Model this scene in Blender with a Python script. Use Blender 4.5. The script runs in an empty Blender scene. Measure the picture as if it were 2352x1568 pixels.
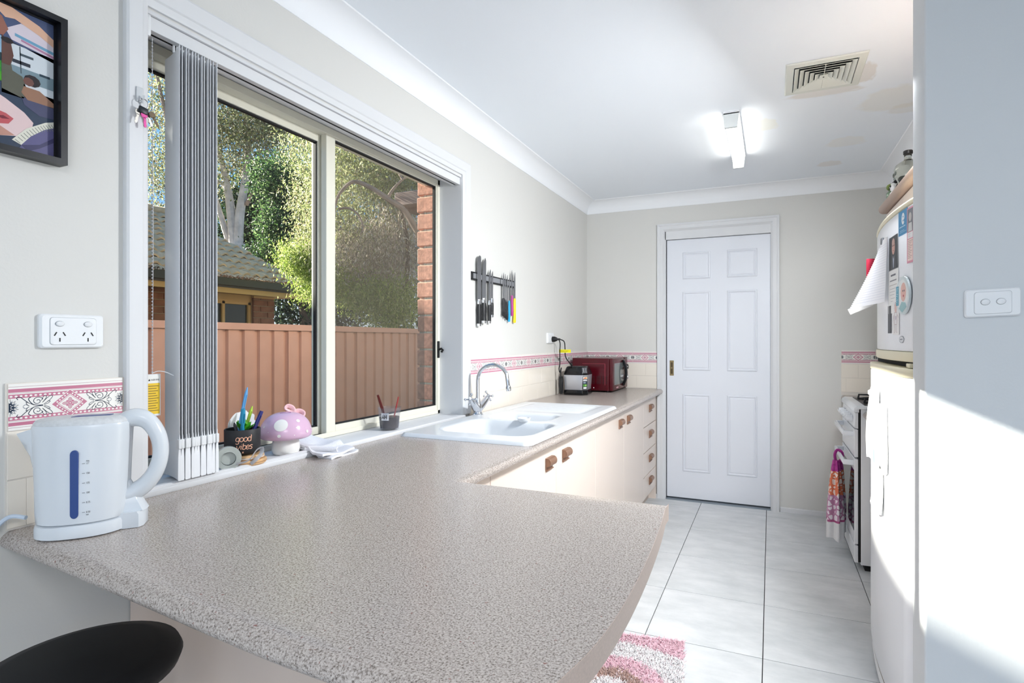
import bpy, bmesh, math, random
import numpy as np
from mathutils import Vector, Matrix, Quaternion
random.seed(7)
PI = math.pi
S = bpy.context.scene
COL = S.collection

# ------------------------------------------------------------------ camera
YAW = 22.4795
CAMP = (1.4276, -4.3313, 1.2529)
FPX = 1244.6
cam_d = bpy.data.cameras.new('camera')
cam = bpy.data.objects.new('camera', cam_d)
COL.objects.link(cam)
cam.location = CAMP
cam.rotation_euler = (PI / 2, 0, math.radians(YAW))
cam_d.sensor_width = 36.0
cam_d.lens = 36.0 * FPX / 2352.0
cam_d.shift_x = -79.77 / 2352.0
cam_d.shift_y = -0.00094
cam_d.clip_start = 0.02
cam_d.clip_end = 200
S.camera = cam

def at(u, v, w):
    """world point seen at photo pixel (u, v), w metres along the view axis"""
    t = math.radians(YAW)
    a = (u - 1255.77) / FPX
    b = -(v - 781.78) / FPX
    return (CAMP[0] + w * (a * math.cos(t) - math.sin(t)), CAMP[1] + w * (a * math.sin(t) + math.cos(t)), CAMP[2] + w * b)

# ------------------------------------------------------------------ light
S.view_settings.view_transform = 'Standard'
S.view_settings.look = 'None'
S.view_settings.gamma = 1.0
S.view_settings.use_curve_mapping = False
S.view_settings.exposure = 0.25
world = bpy.data.worlds.new('world')
S.world = world
world.use_nodes = True
wn = world.node_tree
wn.nodes.clear()
w_out = wn.nodes.new('ShaderNodeOutputWorld')
w_bg = wn.nodes.new('ShaderNodeBackground')
w_tc = wn.nodes.new('ShaderNodeTexCoord')
w_sep = wn.nodes.new('ShaderNodeSeparateXYZ')
w_ramp = wn.nodes.new('ShaderNodeValToRGB')
wn.links.new(w_tc.outputs['Generated'], w_sep.inputs[0])
wn.links.new(w_sep.outputs['Z'], w_ramp.inputs[0])
w_el = w_ramp.color_ramp.elements
w_el[0].position = 0.0
w_el[0].color = (0.80, 0.86, 0.92, 1)
w_el[1].position = 1.0
w_el[1].color = (0.20, 0.42, 0.80, 1)
for w_p, w_c in ((0.12, (0.60, 0.76, 0.92, 1)), (0.22, (0.22, 0.50, 0.90, 1)), (0.5, (0.20, 0.46, 0.86, 1))):
    w_e = w_el.new(w_p)
    w_e.color = w_c
wn.links.new(w_ramp.outputs[0], w_bg.inputs[0])
w_bg.inputs[1].default_value = 1.0
wn.links.new(w_bg.outputs[0], w_out.inputs[0])

def lamp(name, kind, loc, direction, energy, color, size=None, size_y=None):
    d = bpy.data.lights.new(name, kind)
    o = bpy.data.objects.new(name, d)
    COL.objects.link(o)
    o.location = loc
    o.rotation_euler = Vector(direction).to_track_quat('-Z', 'Y').to_euler()
    d.energy = energy
    d.color = color
    if size:
        d.shape = 'RECTANGLE'
        d.size = size
        d.size_y = size_y or size
    return o

SUN_DIR = (1.0, 0.12, -0.45)
sun = lamp('sun', 'SUN', (-6, -3, 6), SUN_DIR, 24.0, (1.0, 0.93, 0.82))
sun.data.angle = math.radians(0.6)
# daylight entering by the dining room's glass doors behind the camera
door_light = lamp('dining_daylight', 'AREA', (2.3, -6.95, 1.15), (-0.1, 1, 0.0), 14, (0.68, 0.83, 1.0), 3.2, 2.1)
# unseen overhead lamp added to lift the light at the near end
dining_fill = lamp('dining_fill_light', 'AREA', (2.2, -5.2, 2.3), (0, 0, -1), 28, (0.97, 0.98, 1.0), 1.0, 1.0)

# unseen fill light added behind the partition to brighten the kitchen
kitchen_fill = lamp('kitchen_fill_light', 'AREA', (1.905, -2.27, 2.0), (-0.50, 0.14, -0.86), 46, (0.93, 0.965, 1.0), 0.25, 0.2)

# ------------------------------------------------------------------ materials
def lin(c):
    return tuple((x / 255 / 12.92) if x / 255 <= 0.04045 else ((x / 255 + 0.055) / 1.055) ** 2.4 for x in c)
MATS = {}
def mat(name, rgb, rough=0.5, metal=0.0, spec=0.5, noise=0.0, nscale=60.0, bump=0.0, bscale=200.0, coat=0.0, emit=0.0, trans=0.0, ior=1.45):
    if name in MATS:
        return MATS[name]
    m = bpy.data.materials.new(name)
    m.use_nodes = True
    nt = m.node_tree
    p = nt.nodes['Principled BSDF']
    c = lin(rgb) + (1,)
    p.inputs['Base Color'].default_value = c
    p.inputs['Roughness'].default_value = rough
    p.inputs['Metallic'].default_value = metal
    p.inputs['Specular IOR Level'].default_value = spec
    p.inputs['Coat Weight'].default_value = coat
    p.inputs['Transmission Weight'].default_value = trans
    p.inputs['IOR'].default_value = ior
    if emit:
        p.inputs['Emission Color'].default_value = c
        p.inputs['Emission Strength'].default_value = emit
    if noise or bump:
        tc = nt.nodes.new('ShaderNodeTexCoord')
        if noise:
            n = nt.nodes.new('ShaderNodeTexNoise')
            n.inputs['Scale'].default_value = nscale
            n.inputs['Detail'].default_value = 5
            nt.links.new(tc.outputs['Object'], n.inputs['Vector'])
            r = nt.nodes.new('ShaderNodeValToRGB')
            r.color_ramp.elements[0].position = 0.3
            r.color_ramp.elements[1].position = 0.7
            r.color_ramp.elements[0].color = tuple(x * (1 - noise) for x in c[:3]) + (1,)
            r.color_ramp.elements[1].color = tuple(min(1, x * (1 + noise)) for x in c[:3]) + (1,)
            nt.links.new(n.outputs['Fac'], r.inputs[0])
            nt.links.new(r.outputs[0], p.inputs['Base Color'])
        if bump:
            n2 = nt.nodes.new('ShaderNodeTexNoise')
            n2.inputs['Scale'].default_value = bscale
            n2.inputs['Detail'].default_value = 4
            nt.links.new(tc.outputs['Object'], n2.inputs['Vector'])
            b = nt.nodes.new('ShaderNodeBump')
            b.inputs['Strength'].default_value = bump
            b.inputs['Distance'].default_value = 0.002
            nt.links.new(n2.outputs['Fac'], b.inputs['Height'])
            nt.links.new(b.outputs[0], p.inputs['Normal'])
    MATS[name] = m
    return m

def print_mat(name='print', rough=0.45, translucent=0.0):
    if name in MATS:
        return MATS[name]
    m = bpy.data.materials.new(name)
    m.use_nodes = True
    nt = m.node_tree
    p = nt.nodes['Principled BSDF']
    a = nt.nodes.new('ShaderNodeAttribute')
    a.attribute_name = 'Col'
    nt.links.new(a.outputs['Color'], p.inputs['Base Color'])
    p.inputs['Roughness'].default_value = rough
    if translucent:
        t = nt.nodes.new('ShaderNodeBsdfTranslucent')
        nt.links.new(a.outputs['Color'], t.inputs['Color'])
        mx = nt.nodes.new('ShaderNodeMixShader')
        mx.inputs[0].default_value = translucent
        nt.links.new(p.outputs[0], mx.inputs[1])
        nt.links.new(t.outputs[0], mx.inputs[2])
        nt.links.new(mx.outputs[0], nt.nodes['Material Output'].inputs['Surface'])
    MATS[name] = m
    return m

def glass_mat(name, tint=(1, 1, 1), haze=0.0, haze_rgb=(200, 195, 185), refl=0.08):
    """thin sheet glass: clear transmission with a weak mirror reflection and a little dust"""
    if name in MATS:
        return MATS[name]
    m = bpy.data.materials.new(name)
    m.use_nodes = True
    nt = m.node_tree
    nt.nodes.clear()
    o = nt.nodes.new('ShaderNodeOutputMaterial')
    t = nt.nodes.new('ShaderNodeBsdfTransparent')
    t.inputs[0].default_value = tint + (1,)
    g = nt.nodes.new('ShaderNodeBsdfGlossy')
    g.inputs['Roughness'].default_value = 0.02
    lw = nt.nodes.new('ShaderNodeLayerWeight')
    lw.inputs[0].default_value = 0.25
    ml = nt.nodes.new('ShaderNodeMath')
    ml.operation = 'MULTIPLY'
    ml.inputs[1].default_value = refl
    nt.links.new(lw.outputs['Fresnel'], ml.inputs[0])
    mx = nt.nodes.new('ShaderNodeMixShader')
    nt.links.new(ml.outputs[0], mx.inputs[0])
    nt.links.new(t.outputs[0], mx.inputs[1])
    nt.links.new(g.outputs[0], mx.inputs[2])
    last = mx
    if haze:
        d = nt.nodes.new('ShaderNodeBsdfDiffuse')
        d.inputs[0].default_value = lin(haze_rgb) + (1,)
        tc = nt.nodes.new('ShaderNodeTexCoord')
        n = nt.nodes.new('ShaderNodeTexNoise')
        n.inputs['Scale'].default_value = 2.2
        n.inputs['Detail'].default_value = 3
        nt.links.new(tc.outputs['Object'], n.inputs['Vector'])
        m2 = nt.nodes.new('ShaderNodeMath')
        m2.operation = 'MULTIPLY'
        m2.inputs[1].default_value = haze * 2
        nt.links.new(n.outputs['Fac'], m2.inputs[0])
        mx2 = nt.nodes.new('ShaderNodeMixShader')
        nt.links.new(m2.outputs[0], mx2.inputs[0])
        nt.links.new(mx.outputs[0], mx2.inputs[1])
        nt.links.new(d.outputs[0], mx2.inputs[2])
        last = mx2
    nt.links.new(last.outputs[0], o.inputs['Surface'])
    MATS[name] = m
    return m

# ------------------------------------------------------------------ mesh helpers
class MB:
    def __init__(s):
        s.v = []; s.f = []; s.m = []; s.c = []
    def add(s, vs, fs, m=0, col=None):
        b = len(s.v)
        s.v.extend([tuple(p) for p in vs])
        for f in fs:
            s.f.append([i + b for i in f]); s.m.append(m); s.c.append(col)
        return s
    def box(s, a, b, m=0, col=None):
        x0, y0, z0 = [min(a[i], b[i]) for i in range(3)]
        x1, y1, z1 = [max(a[i], b[i]) for i in range(3)]
        return s.add([(x0, y0, z0), (x1, y0, z0), (x1, y1, z0), (x0, y1, z0), (x0, y0, z1), (x1, y0, z1), (x1, y1, z1), (x0, y1, z1)],
                     [(0, 3, 2, 1), (4, 5, 6, 7), (0, 1, 5, 4), (1, 2, 6, 5), (2, 3, 7, 6), (3, 0, 4, 7)], m, col)
    def prism(s, poly, axis, a, b, m=0, col=None):
        """poly: 2-D outline, extruded along axis from a to b. x:(y,z) y:(x,z) z:(x,y)"""
        n = len(poly)
        def p3(q, t):
            return (t, q[0], q[1]) if axis == 'x' else (q[0], t, q[1]) if axis == 'y' else (q[0], q[1], t)
        ar = sum(poly[i][0] * poly[(i + 1) % n][1] - poly[(i + 1) % n][0] * poly[i][1] for i in range(n))
        if (ar < 0) != (axis == 'y'):
            poly = poly[::-1]
        if a > b:
            a, b = b, a
        vs = [p3(q, a) for q in poly] + [p3(q, b) for q in poly]
        fs = [tuple(range(n - 1, -1, -1)), tuple(range(n, 2 * n))] + [(i, (i + 1) % n, n + (i + 1) % n, n + i) for i in range(n)]
        return s.add(vs, fs, m, col)
    def ring(s, rings, m=0, cap=True, closed=True, col=None):
        """skin a list of equally long point rings"""
        n = len(rings[0])
        vs = [p for r in rings for p in r]
        fs = []
        k = n if closed else n - 1
        for j in range(len(rings) - 1):
            for i in range(k):
                fs.append((j * n + i, j * n + (i + 1) % n, (j + 1) * n + (i + 1) % n, (j + 1) * n + i))
        if cap:
            fs.append(tuple(range(n - 1, -1, -1)))
            fs.append(tuple((len(rings) - 1) * n + i for i in range(n)))
        return s.add(vs, fs, m, col)
    def tube(s, pts, r, n=8, m=0, cap=True, flat=1.0, up=None, col=None):
        pts = [Vector(p) for p in pts]
        rs = r if isinstance(r, (list, tuple)) else [r] * len(pts)
        rings = []
        t0 = (pts[1] - pts[0]).normalized()
        nrm = Vector(up) if up else t0.orthogonal()
        for i, p in enumerate(pts):
            if i == 0: t = pts[1] - pts[0]
            elif i == len(pts) - 1: t = pts[-1] - pts[-2]
            else: t = (pts[i + 1] - p).normalized() + (p - pts[i - 1]).normalized()
            t = t.normalized() if t.length > 1e-9 else t0
            nrm = (nrm - t * nrm.dot(t))
            if nrm.length < 1e-6: nrm = t.orthogonal()
            nrm.normalize()
            bn = t.cross(nrm)
            rings.append([tuple(p + nrm * (rs[i] * math.cos(2 * PI * k / n)) + bn * (rs[i] * flat * math.sin(2 * PI * k / n))) for k in range(n)])
        return s.ring(rings, m, cap, True, col)
    def lathe(s, prof, c=(0, 0, 0), n=24, m=0, cap=True, sx=1.0, sy=1.0, col=None):
        rings = [[(c[0] + r * sx * math.cos(2 * PI * k / n), c[1] + r * sy * math.sin(2 * PI * k / n), c[2] + z) for k in range(n)] for r, z in prof]
        return s.ring(rings, m, cap, True, col)
    def ell(s, c, r, n=14, k=8, m=0, col=None):
        if not isinstance(r, (list, tuple)): r = (r, r, r)
        rings = []
        for j in range(k + 1):
            a = -PI / 2 + PI * j / k
            q = max(math.cos(a), 0.02)
            rings.append([(c[0] + r[0] * q * math.cos(2 * PI * i / n), c[1] + r[1] * q * math.sin(2 * PI * i / n), c[2] + r[2] * math.sin(a)) for i in range(n)])
        return s.ring(rings, m, True, True, col)
    def sweep(s, prof, path, m=0, closed=False, cap=True):
        """prof: (outward offset, z) along path of (x, y); outward is to the right of travel"""
        P = [Vector((p[0], p[1])) for p in path]
        rings = []
        n = len(P)
        for i in range(n):
            a = (P[i] - P[i - 1]).normalized() if (i > 0 or closed) else None
            b = (P[(i + 1) % n] - P[i]).normalized() if (i < n - 1 or closed) else None
            if a is None: a = b
            if b is None: b = a
            na = Vector((a.y, -a.x)); nb = Vector((b.y, -b.x))
            mt = (na + nb).normalized()
            k = 1.0 / max(0.3, mt.dot(na))
            rings.append([(P[i].x + mt.x * o * k, P[i].y + mt.y * o * k, z) for o, z in prof])
        if closed: rings.append(rings[0])
        return s.ring(rings, m, cap and not closed, True)
    def mark(s): return len(s.v)
    def xf(s, M, start=0):
        for i in range(start, len(s.v)):
            s.v[i] = tuple(M @ Vector(s.v[i]))
        return s
    def build(s, name, mats, parent=None, bevel=0.0, seg=2, smooth=38, local=False, kind=None, recalc=True):
        if not isinstance(mats, (list, tuple)): mats = [mats]
        off = Vector((0, 0, 0))
        if parent is not None and not local:
            off = OFF.get(parent.name, Vector((0, 0, 0)))
        me = bpy.data.meshes.new(name)
        me.from_pydata([(p[0] - off.x, p[1] - off.y, p[2] - off.z) for p in s.v], [], s.f)
        for mm in mats: me.materials.append(mm)
        me.polygons.foreach_set('material_index', s.m)
        if any(c is not None for c in s.c):
            at_ = me.color_attributes.new('Col', 'FLOAT_COLOR', 'CORNER')
            buf = []
            for f, c in zip(s.f, s.c):
                c = lin(c) if c else (0.5, 0.5, 0.5)
                buf.extend([c[0], c[1], c[2], 1.0] * len(f))
            at_.data.foreach_set('color', buf)
        if bevel or recalc:
            bm = bmesh.new(); bm.from_mesh(me)
            if recalc: bmesh.ops.recalc_face_normals(bm, faces=bm.faces)
            if bevel:
                es = [e for e in bm.edges if len(e.link_faces) == 2 and e.calc_face_angle(0) > 0.6]
                bmesh.ops.bevel(bm, geom=es, offset=bevel, segments=seg, affect='EDGES', profile=0.5, clamp_overlap=True)
            bm.to_mesh(me); bm.free()
        if smooth:
            me.polygons.foreach_set('use_smooth', [True] * len(me.polygons))
            me.set_sharp_from_angle(angle=math.radians(smooth))
        me.update()
        o = bpy.data.objects.new(name, me)
        COL.objects.link(o)
        if parent is not None:
            o.parent = parent
            OFF[o.name] = off.copy()
        else:
            OFF[o.name] = Vector((0, 0, 0))
        if kind: o['kind'] = kind
        return o

OFF = {}
def tag(o, label, cat, group=None, kind=None):
    o['label'] = label; o['category'] = cat
    if group: o['group'] = group
    if kind: o['kind'] = kind
    return o
def thing(name, loc, label, cat, group=None):
    o = bpy.data.objects.new(name, None)
    COL.objects.link(o)
    o.location = loc
    OFF[o.name] = Vector(loc)
    o.empty_display_size = 0.05
    return tag(o, label, cat, group)
def struct(o):
    o['kind'] = 'structure'
    return o
def dup(root, loc=None, rotz=None):
    r = root.copy(); COL.objects.link(r)
    if loc is not None: r.location = loc
    if rotz is not None: r.rotation_euler = (0, 0, rotz)
    for ch in root.children:
        c = ch.copy(); COL.objects.link(c); c.parent = r
        for g in ch.children:
            d = g.copy(); COL.objects.link(d); d.parent = c
    return r
def part_copy(o, parent, loc, rot=(0, 0, 0), scale=(1, 1, 1), name=None):
    c = o.copy(); COL.objects.link(c)
    c.parent = parent
    off = OFF.get(parent.name, Vector((0, 0, 0)))
    c.location = Vector(loc) - off
    c.rotation_euler = rot
    c.scale = scale
    return c

# flat print: coloured outlines laid in thin layers on a surface
def strip(pts, w, closed=False):
    """a stroke of width w along 2-D points -> list of quads"""
    n = len(pts)
    L = []; Rr = []
    for i in range(n):
        a = pts[i - 1] if (i > 0 or closed) else pts[i]
        b = pts[(i + 1) % n] if (i < n - 1 or closed) else pts[i]
        dx, dy = b[0] - a[0], b[1] - a[1]
        q = math.hypot(dx, dy) or 1
        nx, ny = -dy / q * w / 2, dx / q * w / 2
        L.append((pts[i][0] + nx, pts[i][1] + ny)); Rr.append((pts[i][0] - nx, pts[i][1] - ny))
    k = n if closed else n - 1
    return [[L[i], Rr[i], Rr[(i + 1) % n], L[(i + 1) % n]] for i in range(k)]
def disc(c, r, n=10, ry=None):
    ry = ry or r
    return [(c[0] + r * math.cos(2 * PI * i / n), c[1] + ry * math.sin(2 * PI * i / n)) for i in range(n)]
def rect(a, b):
    return [(a[0], a[1]), (b[0], a[1]), (b[0], b[1]), (a[0], b[1])]
def spline(pts, n=6):
    out = []
    P = [pts[0]] + list(pts) + [pts[-1]]
    for i in range(1, len(P) - 2):
        for k in range(n):
            t = k / n
            out.append(tuple(0.5 * ((2 * P[i][j]) + (-P[i - 1][j] + P[i + 1][j]) * t + (2 * P[i - 1][j] - 5 * P[i][j] + 4 * P[i + 1][j] - P[i + 2][j]) * t * t + (-P[i - 1][j] + 3 * P[i][j] - 3 * P[i + 1][j] + P[i + 2][j]) * t ** 3) for j in range(len(pts[0]))))
    out.append(tuple(pts[-1]))
    return out
def flat(name, parent, O, U, V, items, lift=0.0002, m=None, warp=None, local=False):
    """items: (polygon, rgb, layer) with polygon in (u, v) metres"""
    O, U, V = Vector(O), Vector(U), Vector(V)
    N = U.cross(V).normalized()
    b = MB()
    for poly, rgb, lay in items:
        if poly and isinstance(poly[0], list): polys = poly
        else: polys = [poly]
        for q in polys:
            ar = sum(q[i][0] * q[(i + 1) % len(q)][1] - q[(i + 1) % len(q)][0] * q[i][1] for i in range(len(q)))
            if ar < 0: q = q[::-1]
            pts = [O + U * x + V * y + N * (lift * (lay + 1)) + (warp(x, y) if warp else Vector((0, 0, 0))) for x, y in q]
            b.add(pts, [tuple(range(len(pts)))], 0, rgb)
    return b.build(name, m or print_mat(), parent, smooth=0, recalc=False, local=local)

GL = {  # small stroke font on a 4 x 6 grid
 'a': [[(3, 3.4), (1.6, 4), (.4, 3), (.4, 1), (1.6, 0), (3, .8)], [(3, 4), (3, 0)]],
 'b': [[(.5, 6), (.5, 0)], [(.5, 3), (1.8, 4), (3.2, 3), (3.2, 1), (1.8, 0), (.5, .8)]],
 'd': [[(3, 6), (3, 0)], [(3, 3), (1.7, 4), (.4, 3), (.4, 1), (1.7, 0), (3, .8)]],
 'e': [[(.4, 2), (3, 2.2), (2.6, 3.6), (1.4, 4), (.4, 2.6), (.5, 1), (1.6, 0), (3, .7)]],
 'g': [[(3, 3), (1.7, 4), (.4, 3), (.4, 1.2), (1.7, .4), (3, 1.2)], [(3, 4), (3, -1), (2, -2.2), (.4, -1.6)]],
 'i': [[(1, 4), (1, 0)], [(1, 5.2), (1.1, 5.5)]],
 'm': [[(0, 0), (0, 4)], [(0, 3), (1, 4), (1.8, 3), (1.8, 0)], [(1.8, 3), (2.8, 4), (3.6, 3), (3.6, 0)]],
 'n': [[(.3, 0), (.3, 4)], [(.3, 3), (1.6, 4), (2.9, 3), (2.9, 0)]],
 'o': [[(1.7, 4), (.4, 3), (.4, 1), (1.7, 0), (3, 1), (3, 3), (1.7, 4)]],
 's': [[(3, 3.5), (1.6, 4), (.6, 3), (2.8, 1.3), (1.8, 0), (.3, .5)]],
 'v': [[(0, 4), (1.5, 0), (3.2, 4)]],
 'x': [[(0, 4), (3, 0)], [(3, 4), (0, 0)]],
 'A': [[(0, 0), (1.7, 6), (3.4, 0)], [(.6, 2), (2.8, 2)]],
 'H': [[(.4, 0), (.4, 6)], [(3.2, 0), (3.2, 6)], [(.4, 3), (3.2, 3)]],
 'W': [[(0, 6), (.9, 0), (1.8, 5), (2.7, 0), (3.6, 6)]],
 'R': [[(.4, 0), (.4, 6), (2.4, 6), (3.2, 5), (3.2, 4), (2.4, 3), (.4, 3)], [(1.8, 3), (3.3, 0)]],
 'N': [[(.4, 0), (.4, 6), (3.2, 0), (3.2, 6)]],
 'I': [[(1.7, 0), (1.7, 6)]],
 'G': [[(3.2, 5), (2, 6), (.4, 4.6), (.4, 1.4), (2, 0), (3.2, 1), (3.2, 3), (2, 3)]],
 '0': [[(1.7, 6), (.4, 4.6), (.4, 1.4), (1.7, 0), (3, 1.4), (3, 4.6), (1.7, 6)]],
 '1': [[(.8, 5), (1.8, 6), (1.8, 0)]],
 '2': [[(.4, 5), (1.6, 6), (3, 5), (3, 4), (.4, 0), (3.2, 0)]],
 '5': [[(3, 6), (.6, 6), (.5, 3.6), (2, 3.8), (3, 2.6), (2.8, .8), (1.5, 0), (.4, .6)]],
 '7': [[(.3, 6), (3.2, 6), (1.4, 0)]],
 '.': [[(.8, 0), (.8, .5)]],
}
def text_items(txt, x, y, h, w, rgb, lay, adv=4.4, slant=0.0, smooth=False):
    out = []
    k = h / 6.0
    cx = x
    for ch in txt:
        if ch in GL:
            for st in GL[ch]:
                st2 = spline(st, 4) if smooth and len(st) > 2 else st
                pts = [(cx + (p[0] + slant * p[1]) * k, y + p[1] * k) for p in st2]
                out.append((strip(pts, w), rgb, lay))
        cx += (2.0 if ch in '.iI1' else adv) * k
    return out
LAMP_STRENGTH = 5.5
# ------------------------------------------------------------------ palette
m_wall = mat('wall_paint', (216, 215, 211), 0.85, bump=0.12, bscale=140)
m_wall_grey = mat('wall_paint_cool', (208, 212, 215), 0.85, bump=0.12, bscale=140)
m_white = mat('gloss_white', (219, 220, 222), 0.5)
m_door = mat('door_white', (226, 229, 236), 0.4)
m_cove = mat('cove_white', (245, 247, 250), 0.8)
m_alu = mat('cream_aluminium', (226, 223, 208), 0.4)
m_black = mat('black_plastic', (18, 18, 20), 0.45)
m_dark = mat('dark_gap', (22, 22, 24), 0.8)
m_rubber = mat('rubber_seal', (20, 20, 22), 0.7)
m_chrome = mat('chrome', (215, 217, 222), 0.12, 1.0)
m_steel = mat('brushed_steel', (150, 150, 152), 0.32, 1.0)
m_cream = mat('cabinet_cream', (228, 214, 203), 0.28)
m_tile = mat('cream_wall_tile', (238, 230, 218), 0.16)
m_grout = mat('tile_grout', (222, 216, 208), 0.9)
m_plastic = mat('white_plastic', (232, 234, 236), 0.35)
m_brick = mat('red_brick', (222, 164, 142), 0.9, noise=0.25, nscale=45, bump=0.5, bscale=120)
m_mortar = mat('mortar', (206, 198, 186), 0.95, noise=0.1, nscale=60)

# ceiling with water stains
def ceiling_mat():
    m = mat('ceiling_paint', (244, 249, 255), 0.9)
    nt = m.node_tree
    p = nt.nodes['Principled BSDF']
    tc = nt.nodes.new('ShaderNodeTexCoord')
    base = lin((244, 249, 255)) + (1,)
    prev = None
    for (cx, cy, rx, ry, col, amt) in [(1.98, -1.32, .17, .15, (236, 228, 208), .32), (1.40, -1.22, .07, .09, (244, 240, 216), .35), (1.83, -.78, .11, .09, (240, 230, 210), .25),
                                       (1.66, -1.53, .17, .05, (216, 205, 190), .5), (1.80, -1.66, .05, .10, (212, 202, 188), .5), (2.06, -1.18, .10, .07, (228, 220, 202), .3), (1.78, -.38, .08, .06, (226, 214, 200), .35)]:
        mp = nt.nodes.new('ShaderNodeMapping')
        mp.inputs['Location'].default_value = (-cx / rx, -cy / ry, 0)
        mp.inputs['Scale'].default_value = (1 / rx, 1 / ry, 0)
        nt.links.new(tc.outputs['Object'], mp.inputs['Vector'])
        ns = nt.nodes.new('ShaderNodeTexNoise')
        ns.inputs['Scale'].default_value = 1.6
        nt.links.new(mp.outputs[0], ns.inputs['Vector'])
        ad = nt.nodes.new('ShaderNodeVectorMath'); ad.operation = 'MULTIPLY_ADD'
        ad.inputs[1].default_value = (0.9, 0.9, 0)
        nt.links.new(ns.outputs['Color'], ad.inputs[0]); nt.links.new(mp.outputs[0], ad.inputs[2])
        sb = nt.nodes.new('ShaderNodeVectorMath'); sb.operation = 'SUBTRACT'; sb.inputs[1].default_value = (.45, .45, 0)
        nt.links.new(ad.outputs[0], sb.inputs[0])
        ln = nt.nodes.new('ShaderNodeVectorMath'); ln.operation = 'LENGTH'
        nt.links.new(sb.outputs[0], ln.inputs[0])
        mr = nt.nodes.new('ShaderNodeMapRange')
        mr.inputs['From Min'].default_value = 1.05; mr.inputs['From Max'].default_value = 0.8
        mr.inputs['To Min'].default_value = 0; mr.inputs['To Max'].default_value = amt
        nt.links.new(ln.outputs['Value'], mr.inputs['Value'])
        mx = nt.nodes.new('ShaderNodeMix'); mx.data_type = 'RGBA'
        nt.links.new(mr.outputs[0], mx.inputs['Factor'])
        if prev: nt.links.new(prev, mx.inputs[6])
        else: mx.inputs[6].default_value = base
        mx.inputs[7].default_value = lin(col) + (1,)
        prev = mx.outputs[2]
    nt.links.new(prev, p.inputs['Base Color'])
    return m
m_ceil = ceiling_mat()

def floor_tile_mat():
    m = mat('floor_tile', (205, 208, 210), 0.42)
    nt = m.node_tree; p = nt.nodes['Principled BSDF']
    tc = nt.nodes.new('ShaderNodeTexCoord')
    oi = nt.nodes.new('ShaderNodeObjectInfo')
    ad = nt.nodes.new('ShaderNodeVectorMath'); ad.operation = 'ADD'
    cb = nt.nodes.new('ShaderNodeCombineXYZ')
    ml = nt.nodes.new('ShaderNodeMath'); ml.operation = 'MULTIPLY'; ml.inputs[1].default_value = 37
    nt.links.new(oi.outputs['Random'], ml.inputs[0]); nt.links.new(ml.outputs[0], cb.inputs[2])
    nt.links.new(tc.outputs['Object'], ad.inputs[0]); nt.links.new(cb.outputs[0], ad.inputs[1])
    mp = nt.nodes.new('ShaderNodeMapping'); mp.inputs['Scale'].default_value = (1, 2.2, 1)
    nt.links.new(ad.outputs[0], mp.inputs[0])
    n = nt.nodes.new('ShaderNodeTexNoise'); n.inputs['Scale'].default_value = 4.5; n.inputs['Detail'].default_value = 8; n.inputs['Roughness'].default_value = .65
    nt.links.new(mp.outputs[0], n.inputs['Vector'])
    r = nt.nodes.new('ShaderNodeValToRGB')
    r.color_ramp.elements[0].position = .3; r.color_ramp.elements[0].color = lin((196, 200, 202)) + (1,)
    r.color_ramp.elements[1].position = .7; r.color_ramp.elements[1].color = lin((222, 224, 226)) + (1,)
    nt.links.new(n.outputs['Fac'], r.inputs[0]); nt.links.new(r.outputs[0], p.inputs['Base Color'])
    return m
m_ftile = floor_tile_mat()

def worktop_mat():
    m = mat('speckled_laminate', (178, 168, 161), 0.25)
    nt = m.node_tree; p = nt.nodes['Principled BSDF']
    tc = nt.nodes.new('ShaderNodeTexCoord')
    n1 = nt.nodes.new('ShaderNodeTexNoise'); n1.inputs['Scale'].default_value = 340; n1.inputs['Detail'].default_value = 2; n1.inputs['Roughness'].default_value = .7
    nt.links.new(tc.outputs['Object'], n1.inputs['Vector'])
    r = nt.nodes.new('ShaderNodeValToRGB')
    e = r.color_ramp.elements
    e[0].position = .30; e[0].color = lin((100, 90, 84)) + (1,)
    e[1].position = .43; e[1].color = lin((156, 146, 138)) + (1,)
    for pos, c in ((.5, (182, 171, 164)), (.58, (192, 182, 175)), (.70, (208, 199, 192))):
        k = e.new(pos); k.color = lin(c) + (1,)
    nt.links.new(n1.outputs['Fac'], r.inputs[0])
    n2 = nt.nodes.new('ShaderNodeTexNoise'); n2.inputs['Scale'].default_value = 160
    nt.links.new(tc.outputs['Object'], n2.inputs['Vector'])
    r2 = nt.nodes.new('ShaderNodeValToRGB')
    r2.color_ramp.elements[0].position = .70; r2.color_ramp.elements[0].color = (0, 0, 0, 1)
    r2.color_ramp.elements[1].position = .74; r2.color_ramp.elements[1].color = (1, 1, 1, 1)
    nt.links.new(n2.outputs['Fac'], r2.inputs[0])
    mx = nt.nodes.new('ShaderNodeMix'); mx.data_type = 'RGBA'
    nt.links.new(r2.outputs[0], mx.inputs['Factor']); nt.links.new(r.outputs[0], mx.inputs[6]); mx.inputs[7].default_value = lin((142, 104, 96)) + (1,)
    nt.links.new(mx.outputs[2], p.inputs['Base Color'])
    return m
m_top = worktop_mat()

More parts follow.
